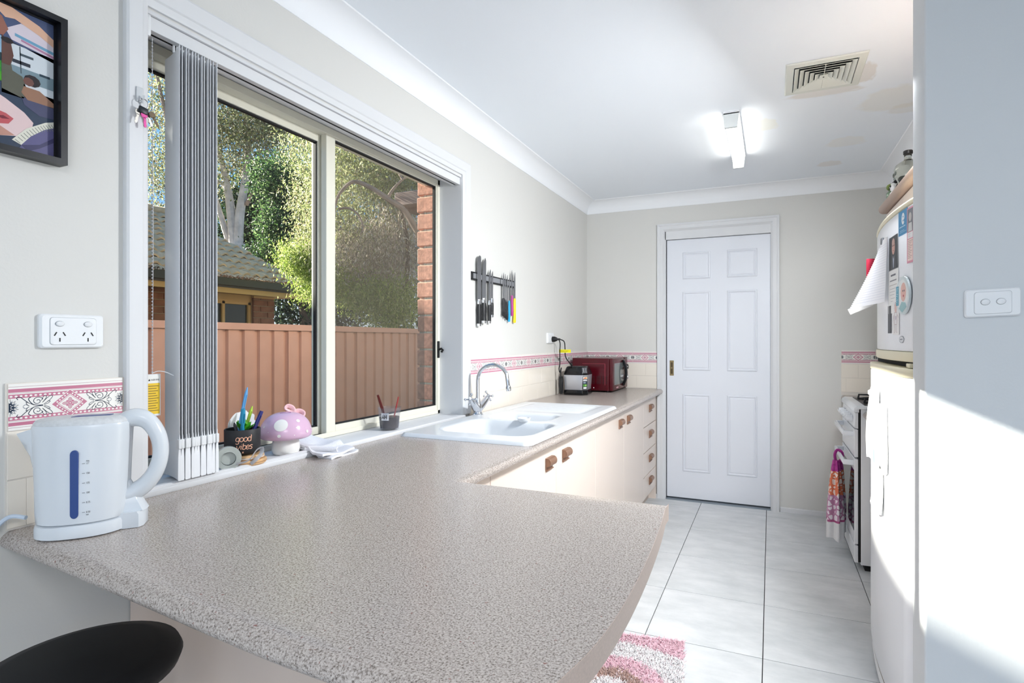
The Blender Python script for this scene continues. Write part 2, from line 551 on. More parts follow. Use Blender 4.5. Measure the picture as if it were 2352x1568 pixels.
# ------------------------------------------------------------------ room shell
XR, YD, CEIL = 2.45, -7.0, 2.4
fl = struct(MB().box((-.13, -4.7, -.12), (4.7, .12, -.006)).build('floor', mat('floor_grout', (52, 52, 56), .9), smooth=0))
struct(MB().box((-.13, YD - .1, -.12), (4.7, -4.7, 0)).build('floor_dining', m_ftile, smooth=0))
TS = .4668
tb = MB().box((.0018, .0018, -.0058), (TS - .0018, TS - .0018, 0)).build('tile', m_ftile, fl, bevel=.0006, seg=1, smooth=0)
first = True
x0 = .9308 - 2 * TS
for i in range(0, 6):
    for j in range(-1, 10):
        x = x0 + i * TS; y = -.1655 - (j + 1) * TS
        if x < .4 and y > -3.2: continue
        hy = TS
        sc = (1, 1, 1)
        if j == -1: sc = (1, (.1655 + .0) / TS, 1); y = -.1655
        if i == 5: sc = (.25, sc[1], 1)
        if first:
            o = tb; o.location = (x, y, 0); o.scale = sc; first = False
        else:
            part_copy(tb, fl, (x, y, 0), scale=sc)

# left wall with the window opening
WY0, WY1, WZ0, WZ1 = -3.483, -1.985, .884, 2.075
b = MB()
b.box((-.13, YD, -.1), (0, WY0, CEIL)); b.box((-.13, WY1, -.1), (0, .12, CEIL))
b.box((-.13, WY0, -.1), (0, WY1, WZ0 - .018)); b.box((-.13, WY0, WZ1), (0, WY1, CEIL))
wl = struct(b.build('wall_left', m_wall, smooth=0))
# outer brick skin behind the plaster
b = MB()
b.box((-.236, YD, -.6), (-.132, -3.50, 2.5)); b.box((-.236, -2.014, -.6), (-.132, .5, 2.5))
b.box((-.236, -3.50, -.6), (-.132, -2.014, .86)); b.box((-.236, -3.50, 2.07), (-.132, -2.014, 2.5))
b.build('brick_skin', m_mortar, wl, smooth=0)
bk = None
rr = random.Random(3)
for k in range(14):
    z = .862 + k * .0865
    q = MB().box((-.244 + rr.uniform(-.002, .002), -2.0245 + rr.uniform(-.002, .001), z + .005), (-.137, -1.80, z + .0815)).build('brick', m_brick, wl, bevel=.004, seg=1, smooth=0)
for k in range(8):
    y = -3.52 + k * .24
    for c in range(2):
        MB().box((-.244, y + .005 - .12 * c, 2.075 + c * .0865), (-.137, y + .235 - .12 * c, 2.151 + c * .0865)).build('brick', m_brick, wl, bevel=.004, seg=1, smooth=0)

DX0, DX1, DZ = .648, 1.432, 2.115
b = MB()
b.box((-.13, 0, -.1), (DX0, .1, CEIL)); b.box((DX1, 0, -.1), (XR + .1, .1, CEIL)); b.box((DX0, 0, DZ), (DX1, .1, CEIL))
wb = struct(b.build('wall_back', m_wall, smooth=0))
wr = struct(MB().box((XR, -2.58, -.1), (XR + .1, .1, CEIL)).build('wall_right', m_wall, smooth=0))
# partition end with rounded corner beads
b = MB()
arc = lambda cx, cy, r, a0, a1, n=5: [(cx + r * math.cos(math.radians(a0 + (a1 - a0) * k / n)), cy + r * math.sin(math.radians(a0 + (a1 - a0) * k / n))) for k in range(n + 1)]
b.prism(arc(1.813 + .006, -2.58 + .006, .006, 270, 180) + arc(1.813 + .006, -2.445 - .006, .006, 180, 90) + [(4.7, -2.445), (4.7, -2.58)], 'z', -.1, CEIL)
wp = struct(b.build('wall_partition', m_wall_grey))
struct(MB().box((4.6, YD, -.1), (4.7, -2.58, CEIL)).build('wall_dining_right', m_wall, smooth=0))
b = MB(); b.box((-.13, YD - .1, -.1), (.6, YD, CEIL)); b.box((4.0, YD - .1, -.1), (4.7, YD, CEIL)); b.box((.6, YD - .1, 2.25), (4.0, YD, CEIL))
struct(b.build('wall_dining_rear', m_wall, smooth=0))
ce = struct(MB().box((-.24, YD - .1, CEIL), (4.7, .12, CEIL + .08)).build('ceiling', m_ceil, smooth=0))
# bulkhead over the tall cupboards
struct(MB().box((2.205, -2.445, 1.95), (XR, 0, CEIL)).build('bulkhead_right', m_wall, smooth=0))
# coved cornice
cz = 2.307
cp = [(-.01, cz), (.004, cz), (.006, cz + .003)] + [(.094 - .087 * math.cos(a), cz + .005 + .084 * math.sin(a)) for a in [k * PI / 2 / 8 for k in range(1, 9)]] + [(.097, CEIL - .001), (.097, CEIL + .01), (-.01, CEIL + .01)]
def cove(name, T):
    b = MB(); b.prism(cp, 'y', -7.0 if name.endswith('left') else 0, 0)
    if T: b.xf(T)
    return struct(b.build(name, m_cove))
cove('trim_cove_left', None)
b = MB().prism(cp, 'y', 0, 2.205); b.xf(Matrix.Rotation(-PI / 2, 4, 'Z')); struct(b.build('trim_cove_back', m_cove))
b = MB().prism(cp, 'y', 0, 2.445); b.xf(Matrix.Translation((2.205, 0, 0)) @ Matrix.Rotation(PI, 4, 'Z')); struct(b.build('trim_cove_right', m_cove))
# skirting on the back wall
struct(MB().prism([(0, 0), (-.012, 0), (-.012, .028), (-.008, .034), (0, .034)], 'x', 1.49, 1.86).build('baseboard_back', m_white, smooth=0))
struct(MB().box((.58, -.012, 0), (.592, 0, .034)).build('baseboard_back_left', m_white, smooth=0))

# ------------------------------------------------------------------ door in the back wall
d = thing('door_1', (1.04, 0, 0), 'white six-panel door in white architrave in the far wall', 'door'); d['kind'] = 'structure'
# leaf with raised-and-fielded panels
b = MB(); DY = .022
LX0, LX1, LZ0, LZ1 = .662, 1.427, .016, 2.048
b.box((LX0, DY, LZ0), (LX1, DY + .035, LZ1))
b.build('leaf', m_door, d, bevel=.0015, seg=1, smooth=0)
pw = [(.785, .995), (1.118, 1.332)]
for (px0, px1) in pw:
    for (z0, z1) in [(1.735, 1.945), (1.02, 1.635), (.225, .835)]:
        q = MB()
        o1 = [(px0, z0), (px1, z0), (px1, z1), (px0, z1)]
        def ins(e): return [(px0 + e, z0 + e), (px1 - e, z0 + e), (px1 - e, z1 - e), (px0 + e, z1 - e)]
        ringsq = []
        for e, dep in ((0, 0.0), (.004, .005), (.010, .006), (.017, -.001), (.026, .003), (.03, .003)):
            ringsq.append([(x, DY - .001 - .0 + (-dep), z) for x, z in ins(e)])
        q.ring(ringsq, 0, False, True)
        q.add([(x, DY - .004, z) for x, z in ins(.03)], [(0, 1, 2, 3)])
        q.build('panel', m_door, d, smooth=0)
# frame: jambs, head, stop
b = MB(); b.box((DX0, 0, 0), (LX0 - .006, .1, DZ)); b.box((LX1 + .003, 0, 0), (DX1, .1, DZ)); b.box((DX0, .0, 2.051), (DX1, .1, DZ))
b.build('jamb', m_white, d, smooth=0)
b = MB(); b.box((LX0 - .006, .03, .01), (LX0, .1, 2.05)); b.box((LX0, .0585, 0), (LX1, .1, .02))
b.build('gap', m_dark, d, smooth=0)
ap = [(0, 0), (-.010, 0), (-.014, .006), (-.014, .038), (-.018, .046), (-.018, .056), (0, .056)]
def arch(x0, x1, z, t=.058):
    q = MB()
    path = [(x0, 0), (x0, z), (x1, z), (x1, 0)]
    offs = [(0, 0, 0), (.010, -.010, 0), (.016, -.015, 0), (.040, -.015, 0), (.046, -.019, 0), (t, -.019, 0), (t, 0, 0)]
    rings = []
    for (x, zz), (sx, sz) in zip(path, [(-1, 0), (-1, 1), (1, 1), (1, 0)]):
        rings.append([(x + sx * o, dy, zz + sz * o) for o, dy, _ in offs])
    q.ring(rings, 0, True, True)
    return q
arch(.650, 1.426, 2.115).build('architrave', m_white, d, smooth=25)
MB().box((LX0, -.012, 0), (LX1, .06, .008)).build('threshold', mat('threshold_alu', (150, 160, 168), .4, .6), d, smooth=0)
q = MB(); q.box((.684, DY - .003, .975), (.716, DY + .001, 1.095))
hp = q.build('flush_pull', mat('aged_brass', (158, 140, 104), .35, .9), d, bevel=.0015, seg=1)
MB().box((.692, DY - .0036, .99), (.708, DY - .001, 1.08)).build('recess', mat('pull_recess', (92, 80, 60), .5, .6), hp, smooth=0)
MB().box((.695, DY - .0062, 1.03), (.705, DY - .003, 1.042)).build('latch_tab', mat('aged_brass', (158, 140, 104)), hp, smooth=0)

# ------------------------------------------------------------------ window
w = thing('window_1', (-.06, -2.73, .884), 'wide cream aluminium sliding window with white timber surround above the worktop', 'window'); w['kind'] = 'structure'
# painted lining of the opening
b = MB(); b.box((-.13, WY0 - .0, WZ0), (0.001, WY0 + .012, WZ1)); b.box((-.13, WY1 - .012, WZ0), (.001, WY1, WZ1)); b.box((-.13, WY0, WZ1 - .010), (.001, WY1, WZ1))
b.build('reveal', m_white, w, smooth=0)
# sill board
b = MB(); b.prism([(-.13, .866), (.018, .866), (.021, .869), (.021, .881), (.018, .884), (-.13, .884)], 'y', -3.53, -1.985)
b.build('sill_board', m_white, w, bevel=.001, seg=1)
b = MB(); b.prism([(.0, .884), (.016, .884), (.0165, .888), (.012, .8905), (.0, .8905)], 'y', -3.50, -2.965)
b.build('sill_strip', m_white, w, smooth=0)
# casing boards
def casing(y0, y1, ztop, zbot, t=.062):
    q = MB()
    path = [(y0, zbot), (y0, ztop), (y1, ztop), (y1, zbot)]
    offs = [(-.006, 0), (-.006, .008), (.0, .011), (.012, .012), (.016, .016), (t - .006, .018), (t, .014), (t, 0)]
    rings = []
    for (y, zz), (sy, sz) in zip(path, [(-1, 0), (-1, 1), (1, 1), (1, 0)]):
        rings.append([(dx, y + sy * o * (.76 if sy < 0 else 1), zz + sz * o) for o, dx in offs])
    q.ring(rings, 0, True, True)
    return q
casing(-3.477, -1.99, 2.085, .884).build('casing', m_white, w, smooth=25)
# aluminium main frame
FX0, FX1 = -.195, -.125
b = MB()
y0, y1, z0, z1 = WY0 + .012, WY1 - .012, WZ0 + .001, WZ1 - .012
b.box((FX0, y0, z0), (FX1, y0 + .022, z1)); b.box((FX0, y1 - .018, z0), (FX1, y1, z1))
b.box((FX0, y0, z1 - .026), (FX1, y1, z1))
b.prism([(FX0, z0), (FX1, z0), (FX1, z0 + .018), (FX1 - .006, z0 + .018), (FX1 - .006, z0 + .012), (FX0 + .03, z0 + .012), (FX0 + .03, z0 + .004), (FX0, z0 + .004)], 'y', y0, y1)
b.build('frame', m_alu, w, bevel=.0012, seg=1, smooth=0)
MB().box((FX0 + .002, y0 + .02, z0 + .0125), (FX1 - .008, -2.75, z0 + .0135)).build('track_shadow_strip', m_rubber, w, smooth=0)
def sash(nm, xa, xb, ya, yb, za, zb, st, rt, rb, gl):
    s_ = MB()
    s_.box((xa, ya, za), (xb, ya + st[0], zb)); s_.box((xa, yb - st[1], za), (xb, yb, zb))
    s_.box((xa, ya + st[0], zb - rt), (xb, yb - st[1], zb)); s_.box((xa, ya + st[0], za), (xb, yb - st[1], za + rb))
    o = s_.build(nm, m_alu, w, bevel=.0015, seg=1, smooth=0)
    xm = (xa + xb) / 2
    MB().box((xm - .002, ya + st[0] - .004, za + rb - .004), (xm + .002, yb - st[1] + .004, zb - rt + .004)).build('pane', gl, o, smooth=0)
    g_ = MB()
    a0, a1, c0, c1 = ya + st[0], yb - st[1], za + rb, zb - rt
    g_.box((xm - .006, a0, c0), (xm + .007, a0 + .005, c1)); g_.box((xm - .006, a1 - .006, c0), (xm + .007, a1, c1))
    g_.box((xm - .006, a0, c1 - .006), (xm + .007, a1, c1)); g_.box((xm - .006, a0, c0), (xm + .007, a1, c0 + .005))
    g_.build('seal', m_rubber, o, smooth=0)
    return o
gl_clear = glass_mat('window_glass', (.97, .99, .98), haze=0.012, refl=0.006)
gl_dusty = glass_mat('dusty_window_glass', (.95, .97, .96), haze=0.03, haze_rgb=(196, 182, 168), refl=0.004)
sash('fixed_sash', -.157, -.130, -2.752, -1.999, .897, 2.052, (.046, .022), .022, .030, gl_dusty)
sash('sliding_sash', -.190, -.163, -3.452, -2.720, .892, 2.040, (.046, .040), .030, .034, gl_clear)
# insect screen outside the right half
def screen_mat():
    m = bpy.data.materials.new('insect_screen'); m.use_nodes = True
    nt = m.node_tree; nt.nodes.clear()
    o = nt.nodes.new('ShaderNodeOutputMaterial'); t = nt.nodes.new('ShaderNodeBsdfTransparent'); df = nt.nodes.new('ShaderNodeBsdfDiffuse')
    df.inputs[0].default_value = lin((98, 90, 82)) + (1,)
    mx = nt.nodes.new('ShaderNodeMixShader'); mx.inputs[0].default_value = .24
    nt.links.new(t.outputs[0], mx.inputs[1]); nt.links.new(df.outputs[0], mx.inputs[2]); nt.links.new(mx.outputs[0], o.inputs[0])
    return m
MB().box((-.2005, -2.735, .9), (-.2, -2.012, 2.05)).build('fly_screen', screen_mat(), w, smooth=0)
b = MB(); b.box((-.206, -2.75, .893), (-.196, -2.735, 2.06)); b.box((-.206, -2.020, .893), (-.196, -2.008, 2.06)); b.box((-.206, -2.75, 2.048), (-.196, -2.008, 2.06)); b.box((-.206, -2.75, .893), (-.196, -2.008, .905))
b.build('screen_frame', m_alu, w, smooth=0)
# latch on the right stile
b = MB(); b.box((-.130, -2.016, 1.165), (-.122, -2.002, 1.25)); lt = b.build('latch', m_black, w, bevel=.002)
MB().tube([(-.126, -2.009, 1.205), (-.110, -2.009, 1.212), (-.100, -2.009, 1.205), (-.108, -2.009, 1.195)], .006, 8).build('latch_lever', m_black, lt)

# ------------------------------------------------------------------ wall tiles
PINK, NAVY, TW = (196, 122, 146), (40, 52, 70), (240, 237, 232)
def border_mesh():
    W_, H_ = .2085, .0975
    items = []
    items += [(rect((.0015, .0015), (W_ - .0015, H_ - .0015)), TW, 0)]
    for v0, v1 in ((.0785, .0855), (.0105, .0175)): items.append((rect((.001, v0), (W_ - .001, v1)), PINK, 1))
    for v in (.0895, .0065, .0765, .0195): items.append((rect((.001, v), (W_ - .001, v + .0009)), (190, 160, 168), 1))
    for v0, v1 in ((.0665, .0745), (.0215, .0295)):
        items.append((rect((.001, v0), (W_ - .001, v1)), PINK, 1))
        for k in range(26):
            items.append((disc((.0055 + k * .0079, (v0 + v1) / 2), .0026, 6, .0021), TW, 2))
    cx, cy = W_ / 2, .048
    dia = lambda r, ry: [(cx - r, cy), (cx, cy - ry), (cx + r, cy), (cx, cy + ry)]
    items += [(dia(.0335, .030), TW, 2), (dia(.032, .0285), PINK, 3), (dia(.0225, .020), TW, 4), (dia(.021, .0185), (206, 158, 170), 5), (dia(.0195, .017), TW, 6)]
    for sx in (-1, 1):
        for sy in (-1, 1):
            for k in range(1, 6):
                t = k / 6.0
                items.append((disc((cx + sx * .0272 * t, cy + sy * .0243 * (1 - t)), .0018, 6), TW, 4))
    for a in range(4):
        an = a * PI / 2
        pet = [(cx + r * math.cos(an + q), cy + .88 * r * math.sin(an + q)) for r, q in ((.003, 0), (.008, .5), (.0125, .22), (.0145, 0), (.0125, -.22), (.008, -.5))]
        items.append((pet, (206, 170, 178), 7))
        items.append((strip(pet, .0007, True), PINK, 8))
        items.append(([(cx + r * math.cos(an + .785 + q), cy + .88 * r * math.sin(an + .785 + q)) for r, q in ((.002, 0), (.0078, .3), (.0098, 0), (.0078, -.3))], PINK, 7))
    items.append((disc((cx, cy), .0036, 10), PINK, 9)); items.append((disc((cx, cy), .0013, 6), TW, 10))
    for sx in (-1, 1):
        for sy in (-1, 1):
            g = lambda pts: [(cx + sx * x, cy + sy * y) for x, y in pts]
            sp = [(.056 + (.0018 + .0075 * t) * math.cos(PI * .2 + t * 2 * PI * 1.35), .0098 + (.0018 + .0072 * t) * math.sin(PI * .2 + t * 2 * PI * 1.35)) for t in [k / 26 for k in range(27)]]
            items.append((strip(g(sp), .0012), NAVY, 3))
            items.append((strip(g(spline([(.047, .001), (.054, .0008), (.063, .003), (.069, .010), (.071, .016), (.067, .019)], 5)), .0014), NAVY, 3))
            for p in ([(.046, .002), (.036, .010), (.031, .017), (.034, .0195), (.041, .014), (.048, .006)], [(.048, .006), (.042, .015), (.042, .020), (.046, .019), (.050, .010)], [(.045, .001), (.038, .004), (.035, .008), (.040, .0075)], [(.062, .002), (.069, .006), (.075, .009), (.073, .003), (.070, .001)]):
                items.append((strip(g(spline(p, 4)), .0010), NAVY, 3))
            items.append((strip(g(spline([(.072, .008), (.079, .015), (.085, .0205), (.090, .019), (.088, .015)], 4)), .0013), NAVY, 3))
            items.append((strip(g(spline([(.070, .001), (.076, .004), (.080, .0005)], 4)), .0010), (90, 104, 120), 3))
        for k, an in enumerate((-80, -48, -16, 16, 48, 80)):
            a_ = math.radians(an); R0 = .0185 if k in (0, 5) else .017
            fx = .1035
            tip = (cx + sx * (fx - R0 * math.cos(a_)), cy + R0 * math.sin(a_))
            l_ = (cx + sx * (fx - .0085 * math.cos(a_ - .35)), cy + .0085 * math.sin(a_ - .35)); r_ = (cx + sx * (fx - .0085 * math.cos(a_ + .35)), cy + .0085 * math.sin(a_ + .35))
            items.append(([l_, tip, r_], TW, 4)); items.append((strip([l_, tip, r_], .0013), NAVY, 5))
            a2 = a_ + math.radians(16)
            if k < 5: items.append(([(cx + sx * (fx - .008 * math.cos(a2 - .2)), cy + .008 * math.sin(a2 - .2)), (cx + sx * (fx - .0165 * math.cos(a2)), cy + .0165 * math.sin(a2)), (cx + sx * (fx - .008 * math.cos(a2 + .2)), cy + .008 * math.sin(a2 + .2))], (120, 130, 146), 3))
        hd = [(cx + sx * (.1025 - .009 * math.cos(t)), cy + .0095 * math.sin(t)) for t in [-PI / 2 + PI * k / 10 for k in range(11)]]
        items.append((hd, NAVY, 6))
        for (x, y) in ((.099, 0), (.0962, .003), (.0962, -.003), (.0995, .005), (.0995, -.005), (.0985, .0025), (.0985, -.0025)):
            items.append((disc((cx + sx * x, cy + y), .0009, 5), TW, 7))
    b = MB()
    b.box((.0012, -.006, .0012), (W_ - .0012, .002, H_ - .0012), 0)
    for poly, rgb, lay in items:
        for q in (poly if isinstance(poly[0], list) else [poly]):
            ar = sum(q[i][0] * q[(i + 1) % len(q)][1] - q[(i + 1) % len(q)][0] * q[i][1] for i in range(len(q)))
            if ar < 0: q = q[::-1]
            q = [(min(max(x, .0013), W_ - .0013), min(max(y, .0013), H_ - .0013)) for x, y in q]
            b.add([(x, -.0061 - .00007 * (lay + 1), y) for x, y in q], [tuple(range(len(q)))], 1, rgb)
    return b
BW, BH, PT = .2085, .0975, .0985
bt = border_mesh().build('border_tile', [m_tile, print_mat('tile_print', .15)], wl, smooth=0, recalc=False)
ct = MB().box((.0006, -.006, .0006), (BW - .0006, .002, BH - .0006)).build('tile', m_tile, wl, bevel=.0010, seg=1, smooth=0)
RL = (0, 0, PI / 2)
used = {'b': False, 'c': False}
def put(kind, parent, s0, s1, z, left):
    """one wall tile between s0 and s1 along the wall"""
    src = bt if kind == 'b' else ct
    sc = ((s1 - s0) / BW, 1, 1)
    loc = (.0, s0, z) if left else (s0, -.0, z)
    rot = RL if left else (0, 0, 0)
    if not used[kind]:
        used[kind] = True
        src.parent = parent; src.location = loc; src.rotation_euler = rot; src.scale = sc
        return src
    return part_copy(src, parent, loc, rot, sc)
def tiling(parent, a, b_, joint, left, zb=1.0685, pitch=.2112, rows=3):
    def cells(j):
        k = math.ceil((a - j) / pitch - 1e-6); xs = [a] + [j + q * pitch for q in range(k, 60) if a + .012 < j + q * pitch < b_ - .012] + [b_]
        return list(zip(xs[:-1], xs[1:]))
    for s0, s1 in cells(joint): put('b', parent, s0, s1, zb, left)
    for r in range(1, rows):
        for s0, s1 in cells(joint + (pitch / 2 if r % 2 else .03)):
            put('c', parent, s0, s1, zb - r * PT, left)
# tile field behind each run: a grout bed, then the tiles
b = MB(); b.box((0, -3.74, .868), (.004, -3.522, 1.166)); b.box((0, -1.925, .868), (.004, 0, 1.166)); b.build('grout', m_grout, wl, smooth=0)
b = MB(); b.box((0, -.004, .868), (.591, 0, 1.166)); b.box((1.885, -.004, .868), (2.45, 0, 1.186)); b.build('grout', m_grout, wb, smooth=0)
tiling(wl, -3.738, -3.527, -3.738, True, pitch=.1995)
tiling(wl, -1.925, -.007, -1.724, True)
tiling(wb, .007, .590, .392, False)
tiling(wb, 1.886, 2.44, 1.886, False, zb=1.0885, pitch=.2085)
# ------------------------------------------------------------------ worktop
TZ0, TZ1 = .830, .868
bull = [(0, TZ1), (.012, TZ1), (.022, TZ1 - .0012), (.030, TZ1 - .005), (.0355, TZ1 - .011), (.038, TZ1 - .019), (.0355, TZ1 - .027), (.030, TZ1 - .033), (.022, TZ1 - .0368), (.012, TZ0), (0, TZ0)]
b = MB()
FX = .600          # straight slab ends here, the rolled edge carries on to .638
b.box((.0, -2.44, TZ0), (.135, -1.76, TZ1)); b.box((.565, -2.44, TZ0), (FX, -1.76, TZ1))
b.box((0, -1.76, TZ0), (FX, 0, TZ1))
b.box((0, -3.076, TZ0), (FX, -2.44, TZ1))
endc = spline([(1.203, -3.078), (1.215, -3.20), (1.226, -3.38), (1.229, -3.55), (1.221, -3.68), (1.196, -3.80)], 6)
front = spline([(1.196, -3.80), (1.0, -3.795), (.80, -3.785), (.5, -3.755), (.25, -3.732), (0, -3.71)], 4)
b.prism([(0, -3.076), (1.2035, -3.076)] + endc[1:] + front[1:], 'z', TZ0, TZ1)
b.sweep(bull, [(1.2035, -3.076), (FX, -3.076), (FX, -.001)])
b.sweep(bull, front[::-1])
wt = b.build('worktop', m_top, None, smooth=40)
bandp = [(0, TZ0), (.0012, TZ0), (.0012, TZ1 - .0004), (0, TZ1 - .0004)]
tag(wt, 'speckled beige laminate worktop with rolled edges, running along the window into a breakfast bar', 'worktop')
m_band = mat('laminate_edge_band', (190, 172, 161), .35, noise=.08, nscale=300)
wb_ = MB()
pth = ([(1.2035, -3.040)] + endc + [(1.193, -3.836)])[::-1]
wb_.sweep(bandp, pth, 0)
eb = wb_.build('edge_band', m_band, wt, smooth=30)
eb['label'] = 'plain edge strip on the curved end'

# ------------------------------------------------------------------ base cupboards
m_kick = mat('kick_board', (196, 180, 168), .5)
m_bronze = mat('copper_bronze', (148, 114, 94), .36, .35)
def cup_handle(parent, x, y, z, L=.072):
    """bronze cup pull on a face looking towards +x"""
    h = MB()
    o = []
    n = 8
    for k in range(n + 1):
        a = math.radians(100 - 150 * k / n)
        o.append((x + .004 + .017 * math.cos(a) + .004, z + .006 + .019 * math.sin(a)))
    i_ = [(x + .008 + .0135 * math.cos(math.radians(100 - 150 * k / n)), z + .006 + .0155 * math.sin(math.radians(100 - 150 * k / n))) for k in range(n, -1, -1)]
    h.prism(o + i_, 'y', y - L / 2, y + L / 2)
    h.prism([(x, z - .030), (x + .004, z - .030), (x + .010, z - .027), (x + .011, z - .023), (x + .005, z - .023), (x + .005, z + .025), (x, z + .025)], 'y', y - L / 2 + .001, y + L / 2 - .001)
    h.prism([(x + .004, z + .024), (x + .004, z - .014), (x + .02, z - .006), (x + .0235, z + .006), (x + .017, z + .022)], 'y', y - L / 2, y - L / 2 + .004)
    h.prism([(x + .004, z + .024), (x + .004, z - .014), (x + .02, z - .006), (x + .0235, z + .006), (x + .017, z + .022)], 'y', y + L / 2 - .004, y + L / 2)
    return h.build('handle', m_bronze, parent, bevel=.0012, seg=1)
CFX = .585
def carcass(t, y0, y1, top=.826):
    q = MB()
    q.box((.02, y0 + .001, .10), (CFX - .0195, y0 + .017, top)); q.box((.02, y1 - .017, .10), (CFX - .0195, y1 - .001, top))
    q.box((.02, y0 + .017, .10), (CFX - .0195, y1 - .017, .116)); q.box((.02, y0 + .017, .116), (.03, y1 - .017, top)); q.box((CFX - .04, y0 + .017, top - .05), (CFX - .0195, y1 - .017, top))
    q.build('carcass', m_cream, t, smooth=0)
    MB().box((CFX - .075, y0, .0), (CFX - .06, y1, .10)).build('kick_board', m_kick, t, smooth=0)
def door_leaf(t, y0, y1, z0=.105, z1=.822):
    return MB().box((CFX - .018, y0 + .0012, z0), (CFX, y1 - .0012, z1)).build('door', m_cream, t, bevel=.0012, seg=1, smooth=0)
t = thing('base_cupboard', (.3, -2.2, 0), 'cream two-door base cupboard under the sink bowls', 'cupboard')
carcass(t, -2.773, -1.633, .70)
o = door_leaf(t, -2.773, -2.19); cup_handle(o, CFX, -2.275, .752)
o = door_leaf(t, -2.19, -1.633); cup_handle(o, CFX, -2.085, .752)
t = thing('base_cupboard', (.3, -1.06, 0), 'cream two-door base cupboard beside the drawers', 'cupboard')
carcass(t, -1.633, -.482)
o = door_leaf(t, -1.633, -1.049); cup_handle(o, CFX, -1.135, .752)
o = door_leaf(t, -1.049, -.482); cup_handle(o, CFX, -.935, .752)
t = thing('drawer_unit', (.3, -.25, 0), 'narrow cream unit of four drawers beside the white door', 'drawers')
carcass(t, -.482, -.03)
for z0, z1 in ((.628, .822), (.442, .622), (.266, .436), (.105, .260)):
    o = MB().box((CFX - .018, -.4808, z0), (CFX, -.0312, z1)).build('drawer', m_cream, t, bevel=.0012, seg=1, smooth=0)
    cup_handle(o, CFX, -.255, (z0 + z1) / 2 + .022, .085)
MB().box((.02, -.03, .0), (CFX - .002, -.0005, .826)).build('filler', m_cream, t, smooth=0)
t = thing('corner_cupboard', (.3, -3.0, 0), 'cream corner cupboard where the worktop turns', 'cupboard')
MB().box((.02, -3.10, .10), (CFX - .02, -2.775, .70)).build('carcass', m_cream, t, smooth=0)
MB().box((CFX - .018, -3.07, .105), (CFX, -2.7755, .822)).build('panel', m_cream, t, bevel=.0012, seg=1, smooth=0)
t = thing('bar_cupboard', (.6, -3.3, 0), 'pinkish cream cupboard back and end carrying the breakfast bar', 'cupboard')
m_bar = mat('bar_panel', (232, 212, 198), .4, bump=.1, bscale=400)
MB().box((.585, -3.49, .0), (1.016, -3.105, .828)).build('carcass', m_cream, t, smooth=0)
MB().box((.004, -3.51, .0), (1.016, -3.491, .828)).build('back_panel', m_bar, t, smooth=0)
MB().box((1.0165, -3.51, .0), (1.035, -3.10, .828)).build('end_panel', m_cream, t, bevel=.001, seg=1, smooth=0)

# ------------------------------------------------------------------ sink
SX0, SX1, SY0, SY1 = .040, .622, -2.545, -1.325
def sd_rr(x, y, cx, cy, hx, hy, r):
    qx = np.abs(x - cx) - hx + r; qy = np.abs(y - cy) - hy + r
    return np.minimum(np.maximum(qx, qy), 0) + np.hypot(np.maximum(qx, 0), np.maximum(qy, 0)) - r
def sstep(t):
    t = np.clip(t, 0, 1); return t * t * (3 - 2 * t)
nx, ny = 78, 162
gx = np.linspace(SX0, SX1, nx); gy = np.linspace(SY0, SY1, ny)
X, Y = np.meshgrid(gx, gy)
Zs = np.full_like(X, .882)
d1 = sd_rr(X, Y, .345, -2.245, .205, .180, .075)
d2 = sd_rr(X, Y, .315, -1.915, .150, .118, .06)
d3 = sd_rr(X, Y, .325, -1.545, .215, .185, .04)
Zs -= .006 * sstep((.02 - d1) / .03) + .145 * sstep((-d1) / .035)
Zs -= .006 * sstep((.02 - d2) / .03) + .10 * sstep((-d2) / .032)
Zs -= .004 * sstep((.012 - d3) / .02)
rib = .5 + .5 * np.cos((Y + 1.545) / .034 * 2 * PI)
Zs += np.where(d3 < -.015, .0055 * rib * sstep((-d3 - .015) / .02), 0)
de = -sd_rr(X, Y, (SX0 + SX1) / 2, (SY0 + SY1) / 2, (SX1 - SX0) / 2, (SY1 - SY0) / 2, .03)
Zs = np.where(de < .016, .8685 + (Zs - .8685) * np.sqrt(np.clip(1 - (1 - np.clip(de / .016, 0, 1)) ** 2, 0, 1)), Zs)
# pull the border grid onto the rounded outline
cxs, cys = (SX0 + SX1) / 2, (SY0 + SY1) / 2
cor = (np.abs(X - cxs) > (SX1 - SX0) / 2 - .03) & (np.abs(Y - cys) > (SY1 - SY0) / 2 - .03)
ox = cxs + np.sign(X - cxs) * ((SX1 - SX0) / 2 - .03); oy = cys + np.sign(Y - cys) * ((SY1 - SY0) / 2 - .03)
vx, vy = X - ox, Y - oy
mxn = np.maximum(np.abs(vx), np.abs(vy)); ln = np.hypot(vx, vy) + 1e-9
Xn = np.where(cor, ox + vx * mxn / ln, X); Yn = np.where(cor, oy + vy * mxn / ln, Y)
b = MB()
b.add([(float(Xn[j, i]), float(Yn[j, i]), float(Zs[j, i])) for j in range(ny) for i in range(nx)],
      [(j * nx + i, j * nx + i + 1, (j + 1) * nx + i + 1, (j + 1) * nx + i) for j in range(ny - 1) for i in range(nx - 1)])
m_sink = mat('sink_white', (220, 223, 226), .22)
t = thing('kitchen_sink', (.33, -1.94, .868), 'white inset sink with one and a half bowls and ribbed drainer below the window', 'sink')
b.build('basin', m_sink, t, smooth=60)
q = MB().lathe([(.0, .0), (.038, .0), (.040, .003), (.036, .004), (.02, .002), (.0, .002)], (.345, -2.25, .7325), 20); q.build('drain', m_steel, t)
q = MB().lathe([(.0, .0), (.038, .0), (.040, .003), (.036, .004), (.02, .002), (.0, .002)], (.315, -1.915, .7765), 20); q.build('drain', m_steel, t)
